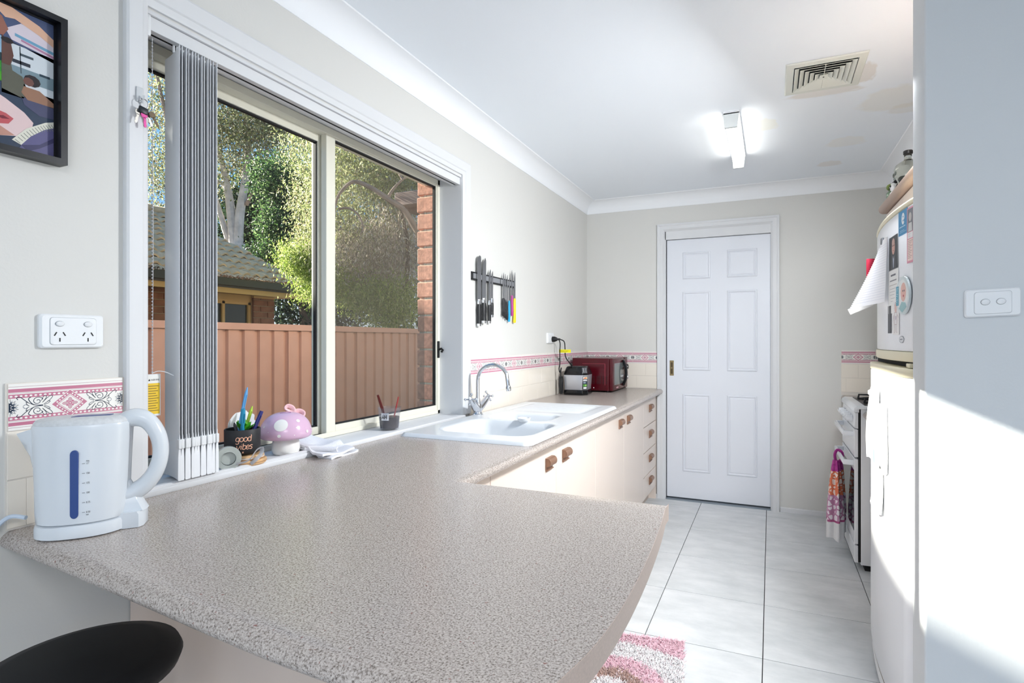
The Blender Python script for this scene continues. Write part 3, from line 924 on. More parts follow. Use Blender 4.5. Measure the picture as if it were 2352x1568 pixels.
# white plug standing on the divider
q = MB().lathe([(0, 0), (.020, 0), (.026, .004), (.030, .014), (.031, .018), (.027, .0185), (.024, .012), (0, .010)], (.372, -2.055, .877), 22)
tag(q.build('sink_plug', m_plastic), 'small white dish-shaped plug left between the two sink bowls', 'plug')

# ------------------------------------------------------------------ tap
t = thing('mixer_tap', (.070, -1.955, .882), 'chrome swan-neck mixer tap with two cross handles behind the sink', 'tap')
TX, TY, TZ = .070, -1.955, .880
b = MB()
b.lathe([(.026, 0), (.027, .004), (.022, .008), (.020, .016), (.022, .03), (.021, .05), (.015, .062), (.012, .07)], (TX, TY, TZ), 20)
for s in (-1, 1):
    b.tube([(TX, TY + s * .004, TZ + .026), (TX + .004, TY + s * .035, TZ + .048), (TX + .008, TY + s * .060, TZ + .066)], [.019, .020, .017], 14)
b.build('body', m_chrome, t)
neck = [(TX, TY, TZ + .06), (TX, TY, TZ + .12), (TX, TY, TZ + .175)] + [(TX + .085 - .085 * math.cos(a), TY + .0 * a, TZ + .175 + .078 * math.sin(a)) for a in [PI * k / 14 for k in range(1, 13)]] + [(TX + .171, TY, TZ + .145)]
q = MB().tube(neck, .0095, 12)
q.tube([(TX, TY, TZ + .055), (TX, TY, TZ + .083)], [.014, .0125], 14)
sp = q.build('spout', m_chrome, t)
MB().tube([(TX + .1695, TY, TZ + .152), (TX + .171, TY, TZ + .142), (TX + .1725, TY, TZ + .132), (TX + .173, TY, TZ + .126)], [.0105, .0135, .0125, .0110], 14).build('aerator', m_chrome, sp)
for s in (-1, 1):
    ax = Vector((.10, s * .80, .60)).normalized()
    c0 = Vector((TX + .008, TY + s * .060, TZ + .066))
    q = MB().tube([c0, c0 + ax * .012, c0 + ax * .028, c0 + ax * .036], [.017, .0165, .011, .008], 14)
    hb = c0 + ax * .036
    u1 = ax.cross(Vector((1, 0, .2))).normalized(); u2 = ax.cross(u1)
    q.tube([hb - ax * .004, hb + ax * .008], [.010, .008], 12)
    for dv in (u1, -u1, u2, -u2):
        q.tube([hb + dv * .004, hb + dv * .022], [.0042, .0032], 8)
        q.ell(hb + dv * .028, .0068, 10, 6)
    q.build('cross_handle', m_chrome, t)
    MB().ell(hb + ax * .009, (.0075, .0075, .0075), 12, 6).build('cap', m_plastic, t)
# ------------------------------------------------------------------ kettle
KC = (.137, -3.672, .868)
t = thing('kettle', (0, 0, 0), 'white plastic cordless kettle with blue water gauge at the end of the worktop', 'kettle')
m_ket = mat('kettle_white', (212, 217, 222), .22)
def oval(a, b_, z, n=36, lip=0.0, cx=0.0):
    r = []
    for k in range(n):
        q = 2 * PI * k / n
        x = a * math.copysign(abs(math.cos(q)) ** .85, math.cos(q)); y = b_ * math.copysign(abs(math.sin(q)) ** .85, math.sin(q))
        r.append((x + cx, y, z))
    return r
b = MB()
rings = []
for a, bb, z in ((.093, .066, .028), (.097, .070, .031), (.0985, .071, .05), (.100, .0705, .10), (.103, .069, .16), (.106, .067, .205), (.107, .066, .222), (.105, .064, .226)):
    rings.append(oval(a, bb, z))
b.ring(rings)
# pouring spout: a pointed lip drawn out of the upper end
lip = []
for z, ext, wd in ((.140, .0, .030), (.165, .009, .034), (.190, .020, .036), (.212, .030, .036), (.219, .033, .035)):
    a = .100 + .006 * (z - .1) / .11
    lip.append([(-a + .030, -wd, z), (-a + .004, -wd * .80, z), (-a - ext, -.005, z - .3 * ext), (-a - ext, .005, z - .3 * ext), (-a + .004, wd * .80, z), (-a + .030, wd, z)])
b.ring(lip)
b.build('body', m_ket, t, smooth=50)
q = MB(); q.ring([oval(.104, .063, .222), oval(.104, .063, .229), oval(.099, .058, .235), oval(.085, .046, .2385), oval(.05, .025, .2395)])
ld = q.build('lid', mat('kettle_lid', (206, 208, 210), .45, noise=.08, nscale=120), t, smooth=50)
MB().prism([(-.02, -.024), (.060, -.012), (.062, .006), (-.015, .002)], 'z', .236, .2405).build('lid_button', mat('kettle_blue', (28, 62, 128), .3), ld)
q = MB(); q.ring([oval(.096, .070, .001), oval(.100, .074, .003), oval(.100, .074, .020), oval(.098, .072, .026), oval(.094, .068, .0275)])
q.ring([[(x + .105 + dx, y, z) for x, y in [(-.03, -.034), (.024, -.032), (.032, -.02), (.032, .02), (.024, .032), (-.03, .034)]] for z, dx in ((.001, 0), (.028, 0), (.034, -.004))])
q.build('power_base', m_ket, t, smooth=50)
hp = spline([(.085, 0, .222), (.112, 0, .231), (.142, 0, .222), (.166, 0, .190), (.172, 0, .150), (.160, 0, .112), (.136, 0, .085), (.108, 0, .070), (.090, 0, .066)], 5)
q = MB().tube(hp, [.0195] * len(hp), 14, flat=1.05, up=(1, 0, 0))
q.ring([[(x + .118 - .010 * k, y * (1 - .15 * k), .034 + .016 * k) for x, y in [(-.035, -.026), (.018, -.024), (.024, -.012), (.024, .012), (.018, .024), (-.035, .026)]] for k in range(5)])
q.build('handle', m_ket, t, smooth=50)
# water gauge and printed scale on the camera side
def ysurf(x, z): return -(.0712 - .003 * max(0, z - .1) / .1) * (max(0, 1 - (abs(x) / .103) ** 2.35)) ** .425
gz0, gz1, gx0 = .042, .178, .004
q = MB()
pts = [(gx0 + .0085 * math.cos(a), gz1 - .0085 + .0085 * math.sin(a)) for a in [PI * k / 8 for k in range(9)]] + [(gx0 + .0085 * math.cos(a), gz0 + .0085 + .0085 * math.sin(a)) for a in [PI + PI * k / 8 for k in range(9)]]
q.prism(pts, 'y', ysurf(0, .1) - .0016, ysurf(0, .1) + .006)
q.build('water_gauge', mat('kettle_blue', (28, 62, 128)), t, bevel=.0006, seg=1)
it = []
for k, s_ in enumerate(('1.7', '1.50', '1.25', '1.00', '0.75', '0.50')):
    z = .150 - k * .0195
    it.append((rect((.0, z), (.006, z + .0007)), (60, 62, 66), 0))
    it += text_items(s_, .0085, z - .0013, .0034, .0006, (60, 62, 66), 0)
    if k in (0, 5): it += text_items('max' if k == 0 else 'min', .0085, z + (.0042 if k == 0 else -.0062), .003, .0005, (60, 62, 66), 0)
flat('scale', t, (.020, ysurf(.03, .1) - .0012, 0), (.985, .10, 0), (0, 0, 1), it, m=print_mat('kettle_print', .3), local=True)
cord = spline([(-.085, -.01, .015), (-.125, .005, .012), (-.15, -.03, .010), (-.155, -.075, .006)], 6)
krot = math.radians(46)
t.location = KC; t.rotation_euler = (0, 0, krot); t.scale = (.75, .88, .97)
OFF['kc'] = Vector(KC)
q = MB().tube(spline([(.055, -3.730, .900), (.028, -3.744, .902), (.014, -3.760, .880), (.010, -3.775, .84), (.009, -3.79, .72), (.009, -3.80, .45)], 6), .0042, 8)
kc = q.build('power_cord', mat('cord_pale', (196, 208, 222), .5))
kc.parent = t
kc.matrix_parent_inverse = (Matrix.Translation(KC) @ Matrix.Rotation(krot, 4, 'Z') @ Matrix.Diagonal((.75, .88, .97, 1.0))).inverted()
kc['label'] = 'pale power cord'

# ------------------------------------------------------------------ framed photo collage
t = thing('picture_frame', (0, -3.86, 1.785), 'black box frame holding a collage of family photos on the left wall', 'picture')
FY0, FY1, FZ0, FZ1 = -4.07, -3.648, 1.629, 1.942
b = MB()
prof = [(0, .0), (0, .030), (.012, .030), (.012, .012), (.016, .012), (.016, .0)]
rings = []
for (y, z), (sy, sz) in zip([(FY0, FZ0), (FY1, FZ0), (FY1, FZ1), (FY0, FZ1)], [(1, 1), (-1, 1), (-1, -1), (1, -1)]):
    rings.append([(x, y + sy * o, z + sz * o) for o, x in prof])
rings.append(rings[0])
b.ring(rings, 0, False, True)
b.build('frame', mat('black_frame', (14, 16, 22), .35), t, smooth=25)
MB().box((.001, FY0 + .008, FZ0 + .008), (.009, FY1 - .008, FZ1 - .008)).build('backing', m_black, t, smooth=0)
# print, coordinates measured from its lower right corner (u to the left is negative)
W0, H0 = -.41, .293
SK, SK2, RED = (226, 190, 182), (188, 140, 124), (190, 86, 92)
it = [(rect((W0, 0), (-.001, H0)), (40, 50, 70), 0)]
# lower picture: sleeping child with a purple hood
it += [(rect((W0, 0), (-.001, .130)), (48, 62, 84), 1)]
it += [([(-.20, .135), (-.125, .118), (-.085, .100), (-.055, .082), (-.040, .066), (-.044, .046), (-.066, .030), (-.095, .022), (-.13, .030), (-.20, .05)], (222, 196, 196), 2)]
it += [([(-.20, .05), (-.13, .030), (-.095, .022), (-.07, .030), (-.10, .046), (-.20, .075)], SK2, 3)]
it += [([(-.108, .062), (-.096, .072), (-.084, .070), (-.072, .063), (-.080, .050), (-.094, .046), (-.104, .052)], RED, 4), ([(-.1, .060), (-.088, .064), (-.078, .060), (-.09, .057)], (120, 40, 54), 5)]
it += [(disc((-.118, .078), .012, 8), (206, 150, 150), 3), (disc((-.122, .105), .012, 10, .003), (90, 70, 70), 4)]
it += [([(-.075, .020), (-.052, .050), (-.020, .074), (-.001, .082), (-.001, .07), (-.022, .058), (-.045, .036), (-.06, .014)], (222, 220, 206), 5)]
it += [(strip([(-.070 + .0046 * k, .0225 + .0062 * k - .00018 * k * k), (-.062 + .0046 * k, .017 + .0058 * k - .00018 * k * k)], .0012), (120, 124, 120), 6) for k in range(14)]
it += [([(-.06, .014), (-.045, .036), (-.022, .058), (-.001, .070), (-.001, 0), (-.066, 0)], (92, 88, 132), 5), ([(-.06, .014), (-.03, .024), (-.001, .050), (-.001, .040), (-.03, .016), (-.05, .004)], (60, 58, 96), 6), ([(-.055, .098), (-.03, .084), (-.001, .086), (-.001, .108), (-.06, .114)], (72, 74, 104), 4)]
# left middle: green field under a blue sky
it += [(rect((W0, .132), (-.0905, .222)), (150, 186, 214), 1), (rect((W0, .132), (-.0905, .176)), (52, 132, 46), 2), ([(W0, .176), (-.0905, .172), (-.0905, .188), (-.12, .186), (W0, .19)], (28, 52, 58), 3), (rect((W0, .132), (-.0905, .150)), (70, 150, 40), 3)]
# right middle: two figures in front of a pale building
it += [(rect((-.0905, .110), (-.001, .215)), (206, 214, 220), 1), (rect((-.0905, .146), (-.001, .172)), (120, 142, 152), 2), (rect((-.03, .168), (-.012, .173)), (40, 60, 74), 3), (strip([(-.062, .214), (-.060, .160)], .0016), (70, 80, 86), 3), (rect((-.062, .196), (-.040, .201)), (70, 84, 92), 3), (rect((-.074, .178), (-.045, .185)), (46, 52, 62), 3)]
it += [([(-.0905, .225), (-.076, .212), (-.072, .190), (-.076, .172), (-.074, .160), (-.058, .154), (-.050, .128), (-.056, .110), (-.0905, .118)], (92, 92, 80), 4), ([(-.0905, .225), (-.076, .212), (-.072, .190), (-.078, .168), (-.0905, .168)], (98, 66, 58), 5), (disc((-.082, .217), .010, 8, .006), (40, 34, 36), 6)]
it += [(disc((-.042, .152), .014, 10, .012), (40, 34, 38), 4), (disc((-.048, .148), .009, 8), (110, 74, 66), 5), ([(-.056, .136), (-.030, .136), (-.004, .118), (-.001, .110), (-.05, .110), (-.060, .122)], (150, 112, 90), 5), ([(-.056, .140), (-.03, .140), (-.02, .128), (-.056, .128)], (206, 208, 212), 4)]
# top: person leaning over on striped bedding
it += [([(W0, .222), (-.0905, .222), (-.001, .205), (-.001, H0), (W0, H0)], (74, 86, 120), 1), ([(-.075, .222), (-.03, .216), (-.001, .214), (-.001, .252), (-.06, .262), (-.085, .240)], (214, 204, 214), 2), ([(-.07, .232), (-.001, .222), (-.001, .228), (-.07, .238)], (110, 160, 190), 3), ([(-.06, .226), (-.001, .214), (-.001, .219), (-.06, .230)], (180, 130, 160), 3)]
it += [([(-.098, .288), (-.086, .291), (-.03, .272), (-.001, .252), (-.001, .236), (-.03, .252), (-.07, .266), (-.085, .262), (-.097, .272)], (222, 178, 152), 4), ([(-.20, .27), (-.12, .278), (-.09, .262), (-.08, .240), (-.088, .224), (-.2, .222)], (150, 100, 86), 3), ([(-.2, .262), (-.12, .272), (-.095, .262), (-.11, .256), (-.2, .25)], (190, 130, 90), 4), (disc((-.108, .240), .014, 8, .006), (180, 86, 80), 5), ([(-.20, H0), (-.20, .268), (-.12, .280), (-.098, .276), (-.105, H0)], (40, 54, 92), 5)]
flat('print', t, (.0092, FY1 - .010, FZ0 + .010), (0, 1, 0), (0, 0, 1), it, m=print_mat('photo_print', .25))

# ------------------------------------------------------------------ power point and tiles' neighbours
m_slot = mat('socket_slot', (24, 24, 26), .6)
m_line = mat('plate_line', (168, 172, 176), .6)
def plate(t, O, U, N, W_, H_, D=.011, inner=(.72, .80)):
    """switch plate centred at O facing N with horizontal axis U"""
    O, U, N = Vector(O), Vector(U), Vector(N); V = Vector((0, 0, 1))
    P = lambda u, v, n: tuple(O + U * u + V * v + N * n)
    q = MB()
    def rr_(hw, hh, n, r=.006):
        out = []
        for sx, sy, a0 in ((1, 1, 0), (-1, 1, 90), (-1, -1, 180), (1, -1, 270)):
            for k in range(4):
                a = math.radians(a0 + 30 * k); out.append(P(sx * (hw - r) + r * math.cos(a), sy * (hh - r) + r * math.sin(a), n))
        return out
    q.ring([rr_(W_ / 2, H_ / 2, 0), rr_(W_ / 2, H_ / 2, D - .004), rr_(W_ / 2 - .003, H_ / 2 - .003, D)])
    q.build('plate', m_plastic, t, smooth=30)
    iw, ih = W_ * inner[0] / 2, H_ * inner[1] / 2
    q = MB(); q.ring([rr_(iw + .0007, ih + .0007, D - .001), rr_(iw + .0007, ih + .0007, D + .0002)]); q.build('joint', m_line, t, smooth=0)
    q = MB(); q.ring([rr_(iw, ih, D - .001), rr_(iw, ih, D + .0012), rr_(iw - .0008, ih - .0008, D + .0018)]); q.build('insert', m_plastic, t, smooth=30)
    return P, D + .0018
def rocker(t, P, D, u, v, w=.012, h=.010):
    q = MB(); q.ring([[P(u + w / 2 * 1.12 * math.cos(a), v + h / 2 * 1.15 * math.sin(a), n) for a in [2 * PI * k / 16 for k in range(16)]] for n in (D - .001, D + .0003)]); q.build('rocker_gap', m_line, t, smooth=0)
    q = MB(); q.ring([[P(u + w / 2 * s_ * math.cos(a), v + h / 2 * s_ * math.sin(a), n + (.0012 if math.sin(a) > 0 else 0)) for a in [2 * PI * k / 16 for k in range(16)]] for n, s_ in ((D, 1), (D + .0022, .97), (D + .003, .8))]); q.build('rocker', m_plastic, t, smooth=40)
def sockets(t, P, D, u, v):
    q = MB()
    for du, sl in ((-.0078, -1), (.0078, 1)):
        st = strip([(u + du + sl * .0022, v - .004), (u + du - sl * .0022, v + .004)], .0024)[0]
        q.add([P(x, y, D + .0003) for x, y in st], [(0, 1, 2, 3)])
    st = rect((u - .0012, v - .0165), (u + .0012, v - .0085)); q.add([P(x, y, D + .0003) for x, y in st], [(0, 1, 2, 3)])
    q.build('pin_slots', m_slot, t, smooth=0)
t = thing('power_outlet', (0, -3.628, 1.273), 'white double power point on the left wall above the kettle', 'power point')
P, D = plate(t, (0, -3.628, 1.273), (0, 1, 0), (1, 0, 0), .118, .073)
for u in (-.026, .026):
    rocker(t, P, D, u, .016, .015, .011)
    sockets(t, P, D, u, -.006)
t = thing('power_outlet', (0, -.831, 1.269), 'white power point on the wall above the silver blender base', 'power point')
P, D = plate(t, (0, -.831, 1.269), (0, 1, 0), (1, 0, 0), .116, .073)
for u in (-.026, .026): rocker(t, P, D, u, .020, .012, .009)
t = thing('light_switch', (1.9595, -2.58, 1.3515), 'white two-gang light switch on the shaded partition wall', 'light switch')
P, D = plate(t, (1.9595, -2.58, 1.3515), (.9993, 0, .0366), (0, -1, 0), .119, .0725, .010, (.66, .78))
for u in (-.0165, .0165): rocker(t, P, D, u, .002, .019, .015)

# ------------------------------------------------------------------ hook and keys on the window casing
t = thing('adhesive_hook', (.018, -3.497, 1.845), 'small clear adhesive hook on the left window casing', 'hook')
m_clear = mat('clear_plastic', (232, 235, 238), .15, trans=.3)
MB().box((.0185, -3.506, 1.828), (.0205, -3.490, 1.864)).build('back', m_clear, t, bevel=.001, seg=1)
MB().tube([(.0205, -3.498, 1.842), (.026, -3.498, 1.834), (.033, -3.498, 1.834), (.035, -3.498, 1.842)], .0022, 8).build('hook_arm', m_clear, t)
t = thing('key_bunch', (.03, -3.498, 1.83), 'bunch of house keys with a black fob hanging from the clear hook', 'keys')
q = MB(); n = 20
q.tube([(.030 + .001 * math.sin(a * 2), -3.496 + .0105 * math.sin(a), 1.8235 + .0115 * math.cos(a)) for a in [2 * PI * k / n for k in range(n + 1)]], .0012, 6, cap=False)
q.build('split_ring', m_steel, t)
q = MB().box((-.002, -.0105, -.0165), (.004, .0105, .0)); q.xf(Matrix.Translation((.031, -3.4965, 1.8145)) @ Matrix.Rotation(math.radians(-8), 4, 'X')); q.build('fob', mat('fob_black', (22, 28, 36), .4), t, bevel=.0025)
mk = [mat('key_nickel', (190, 186, 178), .3, .8), mat('key_pink', (196, 70, 140), .35, .3), mat('key_nickel', (190, 186, 178)), mat('key_dark', (88, 76, 62), .4, .7)]
for k, (dy, an, dz, dx) in enumerate(((-.008, -14, 0, -.001), (.001, 4, -.004, .002), (.009, 20, .003, -.002), (.016, 30, .002, .003))):
    q = MB()
    q.prism([(disc((0, -.006), .0075, 12)[i]) for i in range(12)], 'x', -.0008, .0008)
    q.prism([(-.003, -.012), (.003, -.012), (.003, -.033), (.0, -.036), (-.003, -.032), (-.002, -.028), (-.0032, -.024), (-.002, -.019)], 'x', -.0008, .0008)
    q.xf(Matrix.Translation((.030 + dx, -3.497 + dy, 1.806 + dz)) @ Matrix.Rotation(math.radians(an), 4, 'X'))
    q.build('key', mk[k], t, smooth=0)

# ------------------------------------------------------------------ vertical blind
t = thing('vertical_blind', (-.03, -3.35, .9), 'grey vertical blind stacked at the left side of the window', 'blind')
m_bl = mat('blind_fabric', (238, 240, 243), .8)
m_bl2 = mat('blind_fabric', (190, 193, 198))
b = MB()
b.prism([(-.052, 2.064), (-.052, 2.030), (-.036, 2.030), (-.036, 2.036), (-.026, 2.036), (-.026, 2.030), (-.006, 2.030), (-.006, 2.064)], 'y', WY0 + .013, WY1 - .013)
b.build('headrail', m_white, t, bevel=.001, seg=1, smooth=0)
MB().box((-.0355, WY0 + .02, 2.031), (-.0265, WY1 - .02, 2.0362)).build('track_slot', m_dark, t, smooth=0)
b = MB(); b.box((-.055, WY0 + .0125, 2.012), (-.003, WY0 + .026, 2.068)); b.build('end_cap', m_plastic, t, bevel=.004)
sl_rot = math.radians(17)
def slat_pts(n=8, hw=.060, sag=.004):
    return [(-hw + 2 * hw * k / n, sag * (1 - (2 * k / n - 1) ** 2)) for k in range(n + 1)]
def slat_mesh():
    q = MB(); sp_ = slat_pts()
    out = [(x, y) for x, y in sp_] + [(x, y - .0009) for x, y in sp_[::-1]]
    q.prism(out, 'z', .115, 2.012 - .893)
    return q
def pocket_mesh():
    q = MB(); sp_ = slat_pts()
    rings = []
    for z, th in ((0, .0028), (.004, .0038), (.060, .0034), (.100, .0012), (.118, .0006)):
        rings.append([(x, y + th, z) for x, y in sp_] + [(x, y - th, z) for x, y in sp_[::-1]])
    q.ring(rings)
    return q
SL = None
for k in range(13):
    y = -3.389 + k * .00845
    xo = -.030
    if SL is None:
        s1 = slat_mesh().build('slat', m_bl, t, local=True, smooth=30)
        p1 = pocket_mesh().build('weight_pocket', m_bl, s1, local=True, smooth=30)
        c1 = MB().box((.044, -.0034, .082), (.064, .0034, .106)).build('chain_clip', m_plastic, s1, local=True, bevel=.001, seg=1)
        h1 = MB().tube([(0, .003, 1.119), (0, .003, 1.140)], .003, 6).build('hanger', m_plastic, s1, local=True)
        SL = s1; s = s1
    else:
        s = SL.copy(); COL.objects.link(s); s.parent = t
        for g in (p1, c1, h1):
            gg = g.copy(); COL.objects.link(gg); gg.parent = s
    off = Vector(t.location)
    s.location = Vector((xo, y, .893)) - off
    s.rotation_euler = (0, 0, -sl_rot + random.uniform(-.035, .035))
# bead chain loop
def beads(nm, x, y, z0, z1, m, pitch=.0085):
    q = MB()
    q.tube([(x, y, z0), (x + .002, y + .001, (z0 + z1) / 2), (x, y, z1)], .0007, 5)
    k = 0
    while z0 + k * pitch < z1:
        q.ell((x, y, z0 + k * pitch), .0021, 6, 4); k += 1
    return q.build(nm, m, t)
m_bead = mat('bead_chain', (196, 196, 200), .4, .3)
beads('bead_chain', -.020, -3.4455, 1.02, 2.02, m_bead)
beads('bead_chain', -.030, -3.4525, 1.02, 2.02, m_bead)
MB().tube([(-.036, -3.4535, 1.05), (-.036, -3.4535, 2.02)], .0012, 6).build('tilt_cord', mat('cord_brown', (86, 72, 66), .7), t)
# yellow warning tag tied on the chain
tg = MB().box((-.0165, -3.462, 1.062), (-.0155, -3.428, 1.168)).build('warning_tag', m_plastic, t, smooth=0)
it = [(rect((.002, .004), (.032, .082)), (236, 196, 40), 0), (rect((.002, .084), (.032, .102)), (236, 236, 232), 0), ([(.004, .088), (.009, .088), (.0065, .094)], (30, 30, 30), 1)]
it += text_items('WARNING', .010, .0885, .0042, .0008, (30, 30, 30), 1, 4.6)
for k in range(11):
    it.append((rect((.004, .012 + k * .0062), (.029 - (k * 7 % 5) * .0016, .0138 + k * .0062)), (120, 96, 24), 1))
flat('tag_print', tg, (-.0155, -3.462, 1.063), (0, 1, 0), (0, 0, 1), it)
MB().tube(spline([(-.02, -3.446, 1.170), (-.012, -3.436, 1.175), (.0, -3.424, 1.172), (.012, -3.413, 1.163)], 4), .0011, 5).build('tag_tie', m_plastic, t)

# ------------------------------------------------------------------ things on the sill
SZ = .884
sz = lambda x: SZ
# stack of round timber coasters
m_wood = mat('pine_wood', (206, 168, 124), .5, noise=.18, nscale=30)
t = thing('coaster', (-.030, -3.170, SZ), 'round pale timber coaster lying on the sill, lower one of two', 'coaster', None)
MB().lathe([(0, 0), (.050, 0), (.054, .004), (.054, .013), (.051, .016), (0, .016)], (-.030, -3.170, SZ), 32).build('disc', m_wood, t)
MB().lathe([(.050, .0), (.0545, .001), (.0545, .003), (.050, .004)], (-.030, -3.170, SZ + .0062), 32, cap=False).build('groove_band', mat('wood_dark', (170, 128, 86), .6), t)
t = thing('coaster', (-.030, -3.172, SZ + .0165), 'round timber coaster directly under the black pot, upper one of two', 'coaster', None)
MB().lathe([(0, 0), (.046, 0), (.049, .003), (.049, .010), (.046, .013), (0, .013)], (-.030, -3.172, SZ + .0162), 32).build('disc', m_wood, t)
MB().lathe([(.046, .0), (.0495, .001), (.0495, .004), (.046, .005)], (-.030, -3.172, SZ + .0192), 32, cap=False).build('pale_band', mat('pale_resin', (214, 206, 200), .4), t)
# black pot with lettering
PZ = SZ + .0298
PC = (-.040, -3.176)
t = thing('pen_pot', (PC[0], PC[1], PZ), 'matt black pot lettered good vibes standing on timber coasters', 'pot')
PR = .048
MB().lathe([(0, 0), (.036, 0), (.044, .004), (.048, .014), (.0485, .074), (.047, .076), (.0445, .075), (.044, .012), (0, .010)], (PC[0], PC[1], PZ), 40).build('body', mat('matt_black', (30, 30, 33), .55), t, smooth=50)
def wrap_print(nm, parent, c, R, a0, items, z0):
    q = MB()
    for poly, rgb, lay in items:
        for g in (poly if isinstance(poly[0], list) else [poly]):
            ar = sum(g[i][0] * g[(i + 1) % len(g)][1] - g[(i + 1) % len(g)][0] * g[i][1] for i in range(len(g)))
            if ar < 0: g = g[::-1]
            q.add([(c[0] + (R + .0003 * (lay + 1)) * math.cos(a0 + x / R), c[1] + (R + .0003 * (lay + 1)) * math.sin(a0 + x / R), z0 + y) for x, y in g], [tuple(range(len(g)))], 0, rgb)
    return q.build(nm, print_mat(), parent, smooth=0, recalc=False)
CP = (226, 170, 142)
it = text_items('good', -.019, .043, .0185, .0021, CP, 0, 3.4, .12, True) + text_items('vibes', -.017, .020, .0175, .0021, CP, 0, 3.2, .15, True) + text_items('x', -.001, .009, .007, .0013, CP, 0)
wrap_print('lettering', t, PC, .0486, math.radians(-38), it, PZ)
# contents of the pot
gc = {'teal': (38, 140, 178), 'blue': (92, 160, 214), 'navy': (34, 36, 110), 'lime': (176, 206, 60), 'green': (84, 170, 52), 'dark': (36, 38, 44), 'white': (220, 222, 226)}
def pen(base, tip, r, body, cap, label, tipc='dark', taper=True):
    a, c = Vector(base), Vector(tip)
    o = thing('pen', a, label, 'pen')
    d_ = c - a
    MB().tube([a, a + d_ * .62], r, 10).build('barrel', mat('pen_' + body, gc[body], .35), o)
    MB().tube([a + d_ * .62, a + d_ * .90, c], [r * 1.12, r * 1.08, r * (.35 if taper else 1.0)], 10).build('cap', mat('pen_' + cap, gc[cap], .3), o)
    MB().tube([a + d_ * .66 + Vector((r * 1.3, 0, 0)), a + d_ * .88 + Vector((r * 1.4, 0, 0))], r * .28, 6).build('clip', mat('pen_' + cap, gc[cap], .3), o)
    return o
px_, py_ = PC
pen((px_ + .004, py_ - .006, PZ + .012), (px_ + .018, py_ - .012, PZ + .136), .0060, 'teal', 'teal', 'thick teal marker pen standing upright in the black pot', taper=False)
pen((px_ - .008, py_ - .02, PZ + .012), (px_ - .012, py_ + .026, PZ + .196), .0042, 'blue', 'blue', 'long light blue pen, the tallest in the black pot')
pen((px_ + .01, py_ + .002, PZ + .012), (px_ + .020, py_ + .050, PZ + .122), .0052, 'navy', 'navy', 'navy blue pen leaning right out of the black pot', taper=False)
pen((px_ - .01, py_ - .002, PZ + .012), (px_ - .018, py_ + .048, PZ + .136), .0042, 'lime', 'lime', 'lime pen leaning to the right behind the navy pen')
pen((px_ - .02, py_ + .004, PZ + .012), (px_ - .030, py_ + .024, PZ + .130), .0040, 'lime', 'lime', 'lime pen standing upright at the back of the black pot')
pen((px_ + .012, py_ - .01, PZ + .012), (px_ + .024, py_ - .046, PZ + .100), .0042, 'white', 'dark', 'dark capped pen leaning left out of the black pot')
t = thing('succulent', (px_, py_, PZ + .06), 'bright green artificial succulent leaves poking out of the black pot', 'plant')
rl = random.Random(5)
for k in range(13):
    a = k * 2.4; tl = .6 + .35 * rl.random(); L = .030 + .012 * rl.random()
    q = MB(); rings = []
    for j in range(6):
        s_ = j / 5; wd = .010 * math.sin(PI * min(1, .12 + .86 * s_)) + .0006
        p = Vector((L * s_ * math.cos(tl), 0, L * s_ * math.sin(tl) + .004 * s_ * s_))
        rings.append([(p.x, -wd, p.z + .003), (p.x, 0, p.z), (p.x, wd, p.z + .003), (p.x, 0, p.z + .0012)])
    q.ring(rings); q.xf(Matrix.Translation((px_ + .004, py_ + .002, PZ + .062)) @ Matrix.Rotation(a, 4, 'Z'))
    q.build('leaf', mat('leaf_green_%d' % (k % 3), [(70, 168, 44), (120, 196, 60), (46, 130, 40)][k % 3], .35), t, smooth=50)
# white shell-shaped dish behind the pens
t = thing('shell_dish', (-.10, -3.12, .93), 'white scalloped dish propped behind the pens', 'dish')
q = MB(); rings = []
for r_ in (0.004, .02, .036, .046, .050):
    rings.append([(-.112 + .010 * (r_ / .05) ** 2 + .0028 * math.cos(9 * a) * (r_ / .05), -3.128 + r_ * (1 + .05 * math.cos(9 * a)) * math.cos(a), .985 + .95 * r_ * (1 + .05 * math.cos(9 * a)) * math.sin(a)) for a in [2 * PI * k / 54 for k in range(54)]])
q.ring(rings); q.build('bowl', m_plastic, t, smooth=60)
MB().lathe([(0, 0), (.026, 0), (.028, .006), (.012, .045), (0, .05)], (-.116, -3.128, SZ), 16).build('stand', m_plastic, t)
# clear tape roll and loose clear ribbon
t = thing('tape_roll', (.0, -3.255, SZ + .03), 'roll of clear tape on edge beside the blind', 'tape')
q = MB()
Mr = Matrix.Translation((-.004, -3.250, SZ + .0335)) @ Matrix.Rotation(math.radians(58), 4, 'Z') @ Matrix.Rotation(PI / 2, 4, 'X')
q.lathe([(.020, -.012), (.032, -.012), (.033, -.010), (.033, .010), (.032, .012), (.020, .012)], (0, 0, 0), 36, cap=False); q.xf(Mr)
q.build('tape', mat('clear_tape', (206, 212, 206), .18, trans=.35), t)
q = MB(); q.lathe([(.019, -.0125), (.0205, -.0125), (.0205, .0125), (.019, .0125)], (0, 0, 0), 30, cap=False); q.lathe([(0, -.004), (.0185, -.004), (.0185, .004), (0, .004)], (0, 0, 0), 24); q.xf(Mr); q.build('core', mat('tape_core', (176, 182, 178), .4), t)
q = MB()
rp = spline([(.022, -3.245, SZ + .018), (.030, -3.212, SZ + .022), (.034, -3.188, SZ + .048), (.036, -3.172, SZ + .052), (.034, -3.172, SZ + .036), (.030, -3.186, SZ + .020), (.019, -3.196, SZ + .0075)], 5)
q.tube(rp, .0052, 6, flat=.12, up=(1, .3, 1))
tag(q.build('plastic_ribbon', mat('clear_strip', (204, 206, 212), .15, trans=.4)), 'loose curl of clear plastic ribbon in front of the black pot', 'ribbon')
